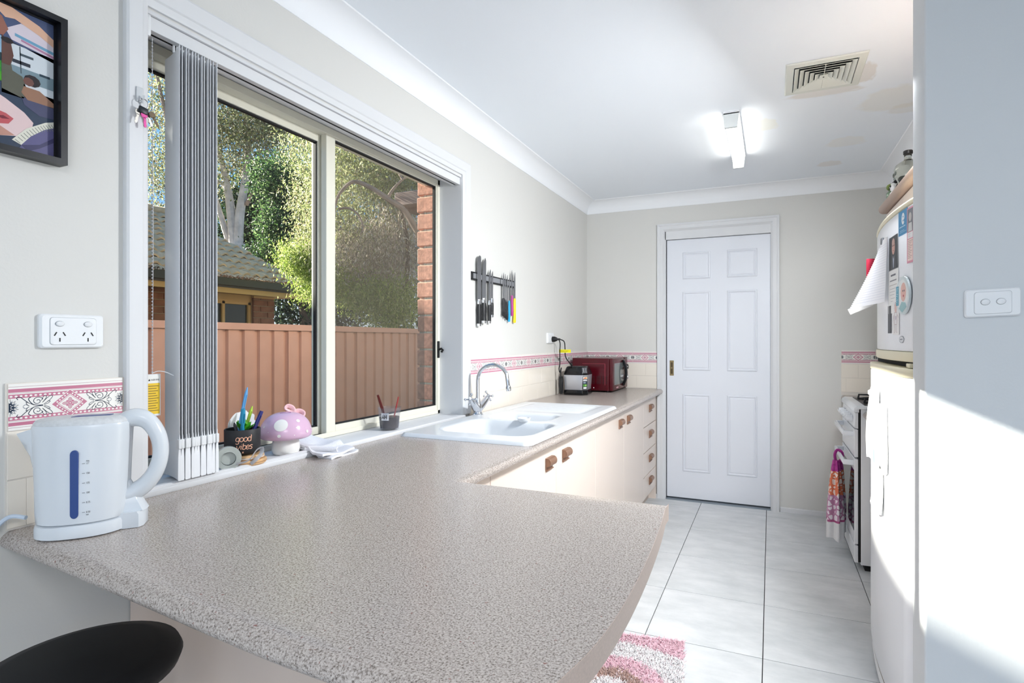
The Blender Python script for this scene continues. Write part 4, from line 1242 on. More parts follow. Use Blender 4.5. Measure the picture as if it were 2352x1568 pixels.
# mushroom money box
MC = (-.036, -3.022)
t = thing('money_box', (MC[0], MC[1], SZ), 'pink spotted mushroom money box with a bow on the sill', 'money box')
m_pinkc = mat('pink_ceramic', (214, 178, 204), .16)
m_wc = mat('white_ceramic', (238, 236, 232), .14)
MB().lathe([(0, 0), (.034, 0), (.040, .006), (.0425, .018), (.041, .036), (.037, .050), (.036, .060)], (MC[0], MC[1], SZ), 36).build('stalk', m_wc, t, smooth=60)
cz0 = SZ + .052
cap_prof = [(.030, .004), (.060, .0), (.0735, .004), (.0785, .014), (.077, .030), (.068, .052), (.052, .070), (.030, .081), (.0, .085)]
cpr = [tuple(x) for x in spline(cap_prof, 6)]
def capR(z):
    pr = cpr[18:]
    for (r0, z0), (r1, z1) in zip(pr[:-1], pr[1:]):
        if z0 <= z <= z1: return r0 + (r1 - r0) * (z - z0) / (z1 - z0)
    return .078
cap_o = MB().lathe(cpr, (MC[0], MC[1], cz0), 72).build('cap', m_pinkc, t, smooth=60)
def spot(az, z, r, m=m_wc, nm='spot', prt=None, lift=.0010):
    R_ = capR(z); az = math.radians(az)
    c = Vector((MC[0] + R_ * math.cos(az), MC[1] + R_ * math.sin(az), cz0 + z))
    dz = .004; tR = (capR(min(.084, z + dz)) - capR(max(.0141, z - dz))) / (2 * dz)
    nrm = Vector((math.cos(az), math.sin(az), -tR)).normalized()
    u = Vector((-math.sin(az), math.cos(az), 0)); v = nrm.cross(u)
    q = MB(); rings = []
    for f in (1, .85, .7, .55, .4, .25, .1, .01):
        ring_ = []
        for k in range(28):
            a = 2 * PI * k / 28; p = c + u * (r * f * math.cos(a)) + v * (r * f * .95 * math.sin(a))
            zz = min(max(p.z - cz0, .0142), .0845)
            rad = capR(zz) + lift; az2 = math.atan2(p.y - MC[1], p.x - MC[0])
            ring_.append((MC[0] + rad * math.cos(az2), MC[1] + rad * math.sin(az2), p.z))
        rings.append(ring_)
    q.ring(rings, 0, True); q.build(nm, m, cap_o if prt is None else prt, smooth=60)
CA = math.degrees(math.atan2(CAMP[1] - MC[1], CAMP[0] - MC[0]))
spot(CA - 12, .050, .021); spot(CA - 14, .018, .0052); spot(CA + 52, .024, .0050); spot(CA + 18, .018, .0016); spot(CA + 24, .040, .002); spot(CA - 58, .044, .003); spot(CA - 58, .020, .0016); spot(CA + 34, .060, .006); spot(CA - 40, .030, .0016); spot(CA + 72, .030, .003); spot(CA - 90, .036, .008); spot(CA + 120, .04, .010); spot(CA + 180, .045, .015)
q = MB().box((-.016, -.0012, -.001), (.016, .0012, .001)); q.xf(Matrix.Translation((MC[0] + .012, MC[1] - .012, cz0 + .0835)) @ Matrix.Rotation(math.radians(CA + 90), 4, 'Z')); q.build('coin_slot', mat('slot_mauve', (150, 112, 150), .5), cap_o, smooth=0)
q = MB()
for s_ in (-1, 1):
    pts = spline([(0, 0, 0), (s_ * .010, .004, .007), (s_ * .022, .002, .006), (s_ * .023, -.002, -.002), (s_ * .010, 0, -.003), (0, 0, 0)], 4)
    q.tube(pts, .0062, 8, flat=.55, up=(0, 0, 1))
    q.tube([(0, 0, 0), (s_ * .008, -.004, -.008), (s_ * .016, -.006, -.014)], [.003, .004, .0035], 8, flat=.4)
q.ell((0, 0, .001), .0055, 10, 6)
q.xf(Matrix.Translation((MC[0] - .002, MC[1] + .036, cz0 + .0805)) @ Matrix.Rotation(math.radians(CA + 90), 4, 'Z') @ Matrix.Rotation(math.radians(28), 4, 'Y') @ Matrix.Scale(1.25, 4))
q.build('bow', mat('bow_pink', (236, 190, 194), .3), t)
# folded white cloth
t = thing('folded_cloth', (.02, -2.90, SZ), 'folded white face cloth hanging over the sill edge beside the mushroom', 'cloth')
m_cloth = mat('terry_white', (232, 232, 236), .95, bump=.7, bscale=350)
def cloth_layer(k):
    q = MB(); nu, nv = 18, 14
    top = []
    for j in range(nv + 1):
        for i in range(nu + 1):
            u, v = i / nu, j / nv
            x = -.115 + .215 * u; y = -.075 + .135 * v + .015 * math.sin(2.2 * u) - .03 * u
            zt = .006 + .010 * k + .006 * math.sin(5 * u + 2 * v + k) * (1 - u) + .004 * math.sin(7 * v + k)
            zt += .075 * max(0, (.42 - u)) * (1 - abs(2 * v - 1)) + .012 * max(0, .3 - v) * (1 - u)
            if x > .018: zt -= min(.016, (x - .018) * .9)
            top.append((x, y, max(zt, .003 + .006 * k if x <= .02 else -.0125 + .006 * k)))
    b0 = [(x, y, z - .0075) for x, y, z in top]
    W_ = nu + 1
    fs = [(j * W_ + i, j * W_ + i + 1, (j + 1) * W_ + i + 1, (j + 1) * W_ + i) for j in range(nv) for i in range(nu)]
    N_ = len(top)
    fs2 = [tuple(N_ + a for a in f[::-1]) for f in fs]
    side = []
    edge = [i for i in range(W_)] + [j * W_ + nu for j in range(1, nv + 1)] + [nv * W_ + i for i in range(nu - 1, -1, -1)] + [j * W_ for j in range(nv - 1, 0, -1)]
    for a, c in zip(edge, edge[1:] + edge[:1]): side.append((a, N_ + a, N_ + c, c))
    q.add(top + b0, fs + fs2 + side)
    q.xf(Matrix.Translation((.010 - .006 * k, -2.895 - .004 * k, SZ)) @ Matrix.Rotation(math.radians(4 - 8 * k), 4, 'Z'))
    return q
cloth_layer(0).build('lower_fold', m_cloth, t, smooth=60); cloth_layer(1).build('upper_fold', m_cloth, t, smooth=60)
q = MB(); rol = [(.0105 * math.cos(a), .0085 * math.sin(a)) for a in [PI * .5 + PI * k / 10 for k in range(11)]]
rol = rol + [(x * .55, z * .55) for x, z in rol[::-1]]
q.prism(rol, 'x', -.02, .085); q.xf(Matrix.Translation((.020, -2.968, SZ + .0085)) @ Matrix.Rotation(math.radians(24), 4, 'Z')); q.build('rolled_edge', m_cloth, t)
# plastic cup with dark water and two brushes
UC = (-.034, -2.505)
t = thing('plastic_cup', (UC[0], UC[1], SZ), 'clear plastic cup half full of dark water near the right pane', 'cup')
MB().lathe([(0, 0), (.034, 0), (.0385, .004), (.0385, .006), (.0455, .088), (.0475, .090), (.0475, .093), (.044, .092), (.037, .007), (0, .004)], (UC[0], UC[1], SZ), 32).build('cup_wall', glass_mat('clear_cup', (.93, .93, .95), haze=.07, haze_rgb=(210, 210, 214), refl=.12), t, smooth=50)
MB().lathe([(0, .0045), (.0362, .008), (.0405, .054), (0, .0545)], (UC[0], UC[1], SZ), 28).build('dark_water', mat('murky_water', (52, 44, 44), .1), t)
it = [(rect((-.016, 0), (.016, .030)), (238, 238, 240), 0)] + text_items('AH', -.013, .006, .017, .0026, (24, 24, 26), 1, 4.0)
wrap_print('label', t, UC, .0432, math.radians(-76), it, SZ + .043)
for k, (dx, dy, tx, ty, r_, h_) in enumerate(((-.008, .0, -.014, -.055, .006, .148), (.008, .006, .012, .044, .0034, .132))):
    o = thing('paint_brush', (UC[0] + dx, UC[1] + dy, SZ + .02), 'thick dark red brush leaning left in the plastic cup' if k == 0 else 'thin red brush leaning right in the plastic cup', 'brush')
    a = Vector((UC[0] + dx, UC[1] + dy, SZ + .0125)); c = Vector((UC[0] + tx, UC[1] + ty, SZ + h_))
    MB().tube([a + (c - a) * .3, a + (c - a) * .6, c], [r_ * .7, r_, r_ * .75], 8, flat=.5).build('handle', mat('brush_red_%d' % k, [(86, 26, 22), (142, 36, 36)][k], .35), o)
    MB().tube([a, a + (c - a) * .3], [r_ * .5, r_ * .7], 8).build('ferrule', m_steel, o)

# ------------------------------------------------------------------ knives
t = thing('knife_rack', (.01, -1.66, 1.585), 'black magnetic knife rack screwed to the wall right of the window', 'knife rack')
MB().box((.0, -1.915, 1.566), (.012, -1.405, 1.608)).build('bar', m_black, t, bevel=.002, seg=1)
b = MB(); b.box((.0118, -1.900, 1.574), (.0135, -1.42, 1.600)); b.build('magnet_strip', mat('magnet_grey', (150, 152, 156), .5, .4), t, smooth=0)
for y in (-1.87, -1.80, -1.72, -1.60, -1.525, -1.49, -1.455):
    MB().box((.0119, y - .003, 1.572), (.0138, y + .003, 1.602)).build('divider', m_black, t, smooth=0)
def blade(W_, L, kind):
    """2-D outline, root at origin, tip up"""
    if kind == 'chef': return [(-W_ / 2, 0), (-W_ / 2, L * .25), (-W_ / 2 * .9, L * .6), (-W_ * .2, L * .88), (W_ * .30, L), (W_ / 2, L * .94), (W_ / 2, 0)]
    if kind == 'bread': return [(-W_ / 2, 0), (-W_ / 2, L * .82), (-W_ * .42, L * .93), (W_ * .1, L), (W_ * .42, L * .985), (W_ / 2, L * .9), (W_ / 2, 0)]
    return [(-W_ / 2, 0), (-W_ / 2, L * .5), (-W_ * .25, L * .85), (W_ * .25, L), (W_ / 2, L * .8), (W_ / 2, 0)]
def knife(y, ztip, zb, zend, W_, kind, hcol, label, tilt=0.0, bol=True, hw=None, x=.0145):
    o = thing('knife', (x, y, 1.585), label, 'knife', None)
    Tm = Matrix.Translation((x, y, 1.585)) @ Matrix.Rotation(tilt, 4, 'X') @ Matrix.Translation((-x, -y, -1.585))
    q = MB(); q.prism([(y + a, zb + c) for a, c in blade(W_, ztip - zb, kind)], 'x', x - .0008, x + .0008); q.xf(Tm); q.build('blade', m_steel, o, smooth=0)
    hw = hw or max(W_ * .80, .023)
    hm = mat('knife_handle_%s' % '_'.join(str(c) for c in hcol), hcol, .4)
    hl = zb - zend
    if bol:
        q = MB(); q.tube([(x, y, zb + .006), (x, y, zb - .010), (x, y, zb - .020)], [hw * .42, hw * .46, hw * .42], 12, flat=.72, up=(0, 1, 0)); q.xf(Tm); q.build('bolster', m_chrome, o)
        q = MB(); q.tube([(x, y, zb - .018), (x, y - .001, zb - hl * .35), (x, y, zb - hl * .7), (x, y - .001, zend + .012)], [hw * .42, hw * .52, hw * .46, hw * .50], 12, flat=.72, up=(0, 1, 0)); q.xf(Tm); q.build('handle', hm, o)
        q = MB(); q.tube([(x, y - .001, zend + .013), (x, y - .001, zend)], [hw * .50, hw * .46], 12, flat=.72, up=(0, 1, 0)); q.xf(Tm); q.build('end_cap', m_chrome, o)
    else:
        q = MB(); q.tube([(x, y, zb + .003), (x, y - .002, zb - hl * .3), (x, y + .001, zb - hl * .65), (x, y - .002, zend + .006), (x, y - .002, zend)], [hw * .40, hw * .50, hw * .44, hw * .52, hw * .34], 12, flat=.7, up=(0, 1, 0)); q.xf(Tm); q.build('handle', hm, o)
    return o
BK = (24, 25, 28)
knife(-1.842, 1.700, 1.462, 1.328, .040, 'bread', BK, 'large round-tipped knife with black handle, first on the rack from the window')
knife(-1.790, 1.695, 1.472, 1.345, .044, 'chef', BK, "large pointed chef's knife with black handle, second on the rack")
knife(-1.728, 1.640, 1.465, 1.346, .024, 'chef', BK, 'mid-length narrow knife with steel-capped black handle, third on the rack')
knife(-1.700, 1.634, 1.478, 1.380, .020, 'chef', BK, 'shortest steel-capped black knife of the four left on the rack')
for k, yy in enumerate((-1.565, -1.543, -1.518)):
    knife(yy, 1.640 - .004 * k, 1.492 - .008 * k, 1.392 - .010 * k, .016, 'paring', BK, ('small black-handled steak knife, first of three in the right cluster', 'small black-handled steak knife, middle of three in the right cluster', 'small black-handled steak knife beside the blue-handled one')[k], bol=False, hw=.019)
knife(-1.490, 1.620, 1.482, 1.362, .016, 'paring', (36, 164, 214), 'small knife with bright blue handle on the rack', bol=False, hw=.020)
knife(-1.455, 1.668, 1.516, 1.398, .018, 'paring', (172, 58, 138), 'small knife with magenta handle on the rack', bol=False, hw=.020, tilt=.03)
knife(-1.418, 1.660, 1.500, 1.358, .020, 'paring', (250, 214, 34), 'small knife with yellow handle at the far end of the rack', bol=False, hw=.024)

# ------------------------------------------------------------------ blender base
BC = (.150, -.655)
t = thing('blender_base', (0, 0, 0), 'silver and black blender motor base in front of the red microwave', 'blender')
m_bb = mat('gloss_black', (14, 15, 18), .18)
m_sil = mat('silver_plastic', (188, 190, 196), .28, .55)
def bsec(hx, hy, z, ch):
    return [(-hx, -hy, z), (hx - ch, -hy, z), (hx, -hy + ch, z), (hx, hy, z), (-hx, hy, z)]
q = MB(); q.ring([bsec(.080, .080, .002, .03), bsec(.084, .083, .008, .03), bsec(.082, .081, .034, .03), bsec(.078, .078, .038, .03)]); q.build('foot', m_bb, t, bevel=.003, smooth=40, local=True)
q = MB(); q.ring([bsec(.076, .076, .036, .03), bsec(.083, .080, .142, .03)]); q.build('shell', m_sil, t, bevel=.002, smooth=30, local=True)
q = MB(); q.ring([bsec(.083, .080, .142, .03), bsec(.083, .080, .150, .03), bsec(.068, .066, .196, .022), bsec(.060, .058, .203, .02)]); q.build('collar', m_bb, t, bevel=.002, smooth=40, local=True)
it = [(rect((-.020, -.046), (.020, .046)), (52, 52, 56), 0), (rect((-.017, .026), (.017, .043)), (216, 214, 206), 1), ([(-.015, .028), (.0, .040), (.010, .029)], (206, 96, 60), 2), (rect((.004, .030), (.014, .038)), (232, 160, 60), 3), (rect((-.016, .012), (.016, .022)), (200, 202, 204), 1), (rect((-.016, -.006), (.016, .008)), (44, 60, 80), 1), (rect((-.014, -.003), (.005, .005)), (156, 170, 184), 2), (rect((-.016, -.026), (.016, -.010)), (70, 130, 60), 1), (disc((.006, -.018), .007, 8), (140, 190, 80), 2), (rect((-.012, -.042), (.014, -.030)), (226, 228, 226), 1)]
ch_n = Vector((1, -1, 0)).normalized()
flat('label', t, tuple(Vector((.0645, -.0625, .088)) + ch_n * .0042), (ch_n.y * -1, ch_n.x, 0), (.04, -.02, 1), it, local=True)
it = [(rect((-.016, -.018), (.016, .018)), (40, 42, 48), 0), (strip([(-.016, -.018), (.016, -.018), (.016, .018), (-.016, .018)], .0016, True), (190, 192, 196), 1)] + [(disc((-.007, .010 - k * .0095), .0035, 8), (196, 198, 202), 1) for k in range(3)] + [(rect((.003, .007 - k * .0095), (.012, .012 - k * .0095)), (150, 152, 156), 1) for k in range(3)]
flat('control_panel', t, (.0618, -.0600, .174), (.7071, .7071, 0), (-.19, .19, .96), it, lift=.0012, local=True)
t.location = (BC[0], BC[1], .868); t.rotation_euler = (0, 0, math.radians(4))
m_cord = mat('black_cord', (16, 16, 18), .5)
t = thing('appliance_plug', (.0, -.80, 1.262), 'black plug with two black flexes hanging from the far power point', 'plug')
MB().tube([(.0125, -.806, 1.262), (.030, -.806, 1.262), (.046, -.800, 1.262)], [.020, .019, .012], 12).build('plug_body', m_cord, t)
MB().tube([(.046, -.800, 1.262), (.066, -.792, 1.262)], [.008, .006], 10).build('strain_relief', m_cord, t)
MB().tube(spline([(.062, -.794, 1.262), (.088, -.776, 1.246), (.092, -.768, 1.20), (.094, -.764, 1.14), (.110, -.735, 1.10), (.120, -.700, 1.071)], 6), .0038, 8).build('flex', m_cord, t)
MB().tube(spline([(.058, -.796, 1.258), (.064, -.790, 1.23), (.060, -.786, 1.17), (.058, -.780, 1.09), (.050, -.776, 1.055), (.058, -.780, 1.03), (.066, -.772, 1.06), (.060, -.768, 1.03), (.058, -.764, .94), (.060, -.762, .876)], 6), .0038, 8).build('flex', m_cord, t)
q = MB()
for k in range(4):
    q.tube(spline([(.052 + .006 * k, -.765 + .004 * k, 1.00), (.048 + .006 * k, -.768, .95), (.056 + .004 * k, -.764, .885), (.062 + .003 * k, -.758, .90), (.058 + .005 * k, -.760, .96), (.054 + .006 * k, -.762, 1.0)], 5), .0036, 7)
q.build('bundled_flex', m_cord, t)
tgl = MB().box((.052, -.782, 1.168), (.140, -.7808, 1.190)); o = tgl.build('cord_tag', mat('tag_yellow', (236, 226, 20), .5), t, smooth=0)
flat('tag_print', o, (.054, -.7821, 1.170), (1, 0, 0), (0, 0, 1), [(rect((.006, .0115), (.074, .0135)), (178, 168, 30), 0), (rect((.006, .0075), (.066, .0095)), (178, 168, 30), 0), (rect((.006, .0035), (.060, .0055)), (178, 168, 30), 0)])

# ------------------------------------------------------------------ microwave
MX0, MX1, MY0, MY1, MZ0, MZ1 = .035, .352, -.459, -.016, .879, 1.121
t = thing('microwave', (.19, -.24, .868), 'dark red microwave oven in the far corner of the worktop', 'microwave')
m_red = mat('microwave_red', (76, 7, 20), .22)
MB().box((MX0, MY0, MZ0), (MX1 - .030, MY1, MZ1)).build('case', m_red, t, bevel=.006, seg=3)
dr = MB(); dr.box((MX1 - .030, MY0, MZ0), (MX1, MY1 - .115, MZ1)); do = dr.build('door', m_red, t, bevel=.007, seg=3)
MB().box((MX1 - .004, MY0 + .045, MZ0 + .04), (MX1 + .0012, MY1 - .150, MZ1 - .038)).build('viewing_window', mat('microwave_glass', (120, 128, 128), .18), do, bevel=.004)
hp = spline([(MX1, -.165, MZ0 + .02), (MX1 + .020, -.165, MZ0 + .07), (MX1 + .026, -.165, MZ0 + .12), (MX1 + .020, -.165, MZ1 - .07), (MX1, -.165, MZ1 - .02)], 5)
hh = MB(); hh.tube(hp, [.004] + [.012] * (len(hp) - 2) + [.004], 10, flat=1.6, up=(1, 0, 0)); hh.build('handle', m_bb, do)
MB().tube([(p[0] + .006, p[1] + .014, p[2]) for p in hp], .003, 8).build('handle_trim', m_chrome, do)
MB().box((MX1 - .030, MY1 - .114, MZ0), (MX1 - .001, MY1, MZ1)).build('control_panel', m_red, t, bevel=.006, seg=3)
for z in (MZ0 + .165, MZ0 + .085):
    q = MB(); q.lathe([(.0, .0), (.024, .0), (.022, .012), (.017, .022), (0, .023)], (0, 0, 0), 20); q.xf(Matrix.Translation((MX1 - .002, MY1 - .055, z)) @ Matrix.Rotation(PI / 2, 4, 'Y')); q.build('knob', m_bb if z > 1 else m_chrome, t)
q = MB()
for gy in range(3):
    for k in range(8):
        z = MZ0 + .052 + k * .0078; x = .178 + gy * .047
        q.box((x, MY0 - .0004, z), (x + .036, MY0 + .001, z + .0036))
q.build('vent_slots', mat('vent_dark', (46, 6, 14), .6), t, smooth=0)
q = MB(); q.box((.115, MY0 - .0012, MZ1 - .042), (.292, MY0 + .001, MZ1 - .040)); q.box((.290, MY0 - .0014, MZ0 + .042), (.293, MY0 + .001, MZ1 - .040)); q.build('pressed_line', mat('microwave_red_edge', (170, 60, 76), .2), t, smooth=0)
flat('badge', do, (MX1 + .0002, -.36, MZ0 + .014), (0, 1, 0), (0, 0, 1), [(rect((0, 0), (.06, .011)), (196, 150, 156), 0)])
MB().lathe([(0, 0), (.004, 0), (.0035, .0012), (0, .0014)], (0, 0, 0), 10).xf(Matrix.Translation((.205, MY0, MZ0 + .022)) @ Matrix.Rotation(PI / 2, 4, 'X')).build('screw', m_plastic, t)
for x in (.065, .30):
    for y in (MY0 + .04, MY1 - .04):
        MB().lathe([(0, 0), (.014, 0), (.015, .011), (0, .011)], (x, y, .868), 14).build('foot', m_black, t)
# ------------------------------------------------------------------ ceiling fittings
t = thing('ceiling_light', (1.24, -1.125, 2.4), 'white fluorescent batten with lit diffuser on the kitchen ceiling', 'ceiling light')
MB().box((1.205, -1.480, 2.385), (1.283, -.772, 2.4)).build('base', m_white, t, smooth=0)
m_lit = mat('lit_diffuser', (255, 253, 246), .5, emit=LAMP_STRENGTH)
tr = lambda e=0: [(1.213 + e, 2.386), (1.275 - e, 2.386), (1.266 - e, 2.322), (1.217 + e, 2.322)]
MB().prism(tr(), 'y', -1.462, -.79).build('diffuser', m_lit, t, smooth=0)
m_capg = mat('end_cap_grey', (206, 210, 210), .5)
MB().prism([(1.207, 2.390), (1.281, 2.390), (1.272, 2.318), (1.212, 2.318)], 'y', -1.480, -1.4625).build('end_cap', m_capg, t, smooth=0)
MB().prism([(1.207, 2.390), (1.281, 2.390), (1.272, 2.318), (1.212, 2.318)], 'y', -.7895, -.775).build('end_cap', m_capg, t, smooth=0)
t = thing('air_vent', (1.637, -1.715, 2.4), 'square white ceiling air vent with nested louvres, stained at one edge', 'vent')
m_vent = mat('vent_ivory', (218, 220, 212), .5)
def sq_ring(c, h0, z0, h1, z1, th=.002):
    q = MB()
    P = lambda h, z: [(c[0] - h, c[1] - h, z), (c[0] + h, c[1] - h, z), (c[0] + h, c[1] + h, z), (c[0] - h, c[1] + h, z)]
    q.ring([P(h0, z0), P(h1, z1), P(h1 - th, z1 + .0005), P(h0 - th, z0 + .0005), P(h0, z0)], 0, False)
    return q
VC = (1.637, -1.717)
sq_ring(VC, .152, 2.399, .148, 2.393).build('rim', m_vent, t, smooth=0)
q = MB()
P = lambda h, z: [(VC[0] - h, VC[1] - h, z), (VC[0] + h, VC[1] - h, z), (VC[0] + h, VC[1] + h, z), (VC[0] - h, VC[1] + h, z)]
q.ring([P(.148, 2.393), P(.120, 2.3915), P(.120, 2.399)], 0, False); q.build('flange', m_vent, t, smooth=0)
MB().box((VC[0] - .118, VC[1] - .118, 2.3988), (VC[0] + .118, VC[1] + .118, 2.3996)).build('throat', m_dark, t, smooth=0)
for k in range(5):
    h = .116 - k * .0205
    q = MB(); q.ring([P(h, 2.389), P(h - .015, 2.3975), P(h - .017, 2.3975), P(h - .002, 2.388), P(h, 2.389)], 0, False); q.build('louvre', m_vent, t, smooth=0)
MB().box((VC[0] - .016, VC[1] - .016, 2.3885), (VC[0] + .016, VC[1] + .016, 2.392)).build('centre_plate', m_vent, t, smooth=0)
MB().lathe([(0, 0), (.004, 0), (.003, .001)], (VC[0], VC[1] + .0, 2.3872), 8).build('screw', m_dark, t)
MB().box((VC[0] - .0012, VC[1] - .116, 2.3892), (VC[0] + .0012, VC[1] + .116, 2.3915)).build('tie_bar', m_vent, t, smooth=0)

# ------------------------------------------------------------------ cooker
GX, GY0, GY1 = 1.850, -.965, -.425
t = thing('cooker', (2.14, -.70, 0), 'white freestanding gas cooker with two bar handles by the far wall', 'cooker')
m_en = mat('white_enamel', (236, 238, 242), .2)
m_oglass = mat('oven_glass', (34, 38, 42), .06)
MB().box((GX + .028, GY0, .035), (2.44, GY1, .880)).build('cabinet', m_en, t, bevel=.002, seg=1, smooth=0)
MB().box((GX + .05, GY0 + .02, 0), (2.43, GY1 - .02, .036)).build('plinth', m_dark, t, smooth=0)
MB().box((GX + .016, GY0 + .0015, .05), (GX + .029, GY1 - .0015, .862)).build('front_gap', m_black, t, smooth=0)
q = MB(); q.prism([(GX - .004, .862), (GX - .008, .868), (GX - .004, .886), (GX + .010, .897), (2.44, .897), (2.44, .880), (GX + .02, .880), (GX + .02, .862)], 'y', GY0 - .006, GY1 + .006); q.build('hob', m_en, t, bevel=.003, seg=2)
MB().box((GX + .05, GY0 + .03, .8972), (2.40, GY1 - .03, .899)).build('hob_well', mat('hob_black', (26, 28, 30), .35), t, smooth=0)
MB().prism([(GX + .017, .772), (GX - .004, .778), (GX + .002, .858), (GX + .017, .860)], 'y', GY0 + .002, GY1 - .002).build('control_panel', m_en, t, bevel=.002, seg=1, smooth=0)
for k in range(5):
    y = GY0 + .09 + k * .088
    q = MB(); q.lathe([(0, 0), (.020, 0), (.019, .008), (.017, .030), (0, .032)], (0, 0, 0), 18); q.box((-.004, -.017, .030), (.004, .017, .036)); q.xf(Matrix.Translation((GX - .002, y, .820)) @ Matrix.Rotation(-PI / 2, 4, 'Y')); q.build('knob', m_en, t)
def bar(parent, z, y0=GY0 + .045, y1=GY1 - .045):
    q = MB(); e = .052
    pts = [(GX, y0, z), (GX - e, y0 + .012, z), (GX - e, y1 - .012, z), (GX, y1, z)]
    q.prism([(GX + .001, y0), (GX - e, y0 + .010), (GX - e, y1 - .010), (GX + .001, y1), (GX + .001, y1 - .016), (GX - e + .012, y1 - .024), (GX - e + .012, y0 + .024), (GX + .001, y0 + .016)], 'z', z - .014, z + .014)
    return q.build('handle', m_en, parent, bevel=.003, seg=2)
o = MB().box((GX - .002, GY0 + .002, .618), (GX + .016, GY1 - .002, .768)).build('grill_door', m_en, t, bevel=.002, seg=1, smooth=0); bar(o, .738)
o = MB().box((GX - .002, GY0 + .002, .145), (GX + .016, GY1 - .002, .608)).build('oven_door', m_en, t, bevel=.002, seg=1, smooth=0); bar(o, .578)
MB().box((GX - .0035, GY0 + .018, .215), (GX - .0018, GY1 - .018, .545)).build('door_glass', m_oglass, o, smooth=0)
MB().box((GX - .002, GY0 + .002, .045), (GX + .016, GY1 - .002, .138)).build('drawer', m_en, t, bevel=.002, seg=1, smooth=0)
m_iron = mat('cast_iron', (24, 25, 27), .5)
for bx, by in ((GX + .17, GY0 + .15), (GX + .17, GY1 - .15), (GX + .42, GY0 + .15), (GX + .42, GY1 - .15)):
    MB().lathe([(0, 0), (.036, 0), (.036, .010), (.030, .014), (0, .015)], (bx, by, .899), 16).build('burner', m_steel, t)
    q = MB()
    for a in range(4):
        c_, s_ = math.cos(a * PI / 2), math.sin(a * PI / 2)
        q.tube([(bx + .105 * c_, by + .105 * s_, .902), (bx + .100 * c_, by + .100 * s_, .926), (bx + .03 * c_, by + .03 * s_, .926)], .0055, 6)
        q.tube([(bx + .105 * c_, by + .105 * s_, .903), (bx - .105 * s_, by + .105 * c_, .903)], .005, 6)
    q.build('trivet', m_iron, t)
# tea towel looped on the oven handle
t = thing('tea_towel', (1.79, -.69, .58), 'patterned pink, orange and white tea towel hanging from the oven handle', 'towel')
tm = [mat('towel_magenta', (172, 58, 140), .95), mat('towel_orange', (222, 128, 96), .95), mat('towel_rose', (176, 120, 152), .95), mat('towel_white', (226, 222, 222), .95), mat('towel_navy', (66, 76, 100), .95)]
def towel_mat():
    m = bpy.data.materials.new('towel_print'); m.use_nodes = True
    nt = m.node_tree; p = nt.nodes['Principled BSDF']; p.inputs['Roughness'].default_value = .95
    tc = nt.nodes.new('ShaderNodeTexCoord'); sx = nt.nodes.new('ShaderNodeSeparateXYZ'); nt.links.new(tc.outputs['Object'], sx.inputs[0])
    mr = nt.nodes.new('ShaderNodeMapRange'); mr.inputs['From Min'].default_value = -.50; mr.inputs['From Max'].default_value = .03
    nt.links.new(sx.outputs['Z'], mr.inputs['Value'])
    def ramp(stops):
        r = nt.nodes.new('ShaderNodeValToRGB'); r.color_ramp.interpolation = 'CONSTANT'; e = r.color_ramp.elements
        e[0].position = 0; e[0].color = lin(stops[0][1]) + (1,); e[1].position = stops[1][0]; e[1].color = lin(stops[1][1]) + (1,)
        for ps, c in stops[2:]: k = e.new(ps); k.color = lin(c) + (1,)
        nt.links.new(mr.outputs[0], r.inputs[0]); return r
    ra = ramp([(0, (228, 226, 226)), (.20, (172, 84, 128)), (.225, (188, 132, 164)), (.50, (224, 122, 88)), (.76, (172, 58, 140))])
    rb = ramp([(0, (226, 224, 224)), (.20, (176, 90, 134)), (.225, (232, 222, 228)), (.50, (244, 228, 218)), (.76, (186, 76, 152))])
    v = nt.nodes.new('ShaderNodeTexVoronoi'); v.feature = 'DISTANCE_TO_EDGE'; v.inputs['Scale'].default_value = 34
    nt.links.new(tc.outputs['Object'], v.inputs['Vector'])
    st = nt.nodes.new('ShaderNodeMath'); st.operation = 'GREATER_THAN'; st.inputs[1].default_value = .13
    nt.links.new(v.outputs['Distance'], st.inputs[0])
    mx = nt.nodes.new('ShaderNodeMix'); mx.data_type = 'RGBA'
    nt.links.new(st.outputs[0], mx.inputs['Factor']); nt.links.new(ra.outputs[0], mx.inputs[6]); nt.links.new(rb.outputs[0], mx.inputs[7])
    nt.links.new(mx.outputs[2], p.inputs['Base Color'])
    return m
tp = towel_mat()
def towel(cx, cy, z0, z1, rt, rb_, ph):
    q = MB(); rings = []
    for j in range(13):
        f = j / 12; z = z1 + (z0 - z1) * f; r = rt + (rb_ - rt) * min(1, f * 1.5) ** .7
        rings.append([(cx + (r * (1 + .30 * math.cos(5 * a + ph))) * math.cos(a) - .006 * f, cy + (r * 1.15 * (1 + .30 * math.cos(5 * a + ph))) * math.sin(a), z + .012 * f * math.sin(2 * a + ph)) for a in [2 * PI * k / 40 for k in range(40)]])
    q.ring(rings); return q
towel(1.782, -.715, .085, .545, .014, .040, 0).build('front_fold', tp, t, smooth=60)
towel(1.806, -.665, .110, .535, .012, .032, 1.2).build('back_fold', tp, t, smooth=60)
MB().tube(spline([(1.784, -.712, .53), (1.778, -.705, .575), (1.792, -.70, .604), (1.816, -.70, .590), (1.816, -.69, .55), (1.806, -.675, .53)], 5), .011, 8, flat=.5).build('loop', tm[0], t)

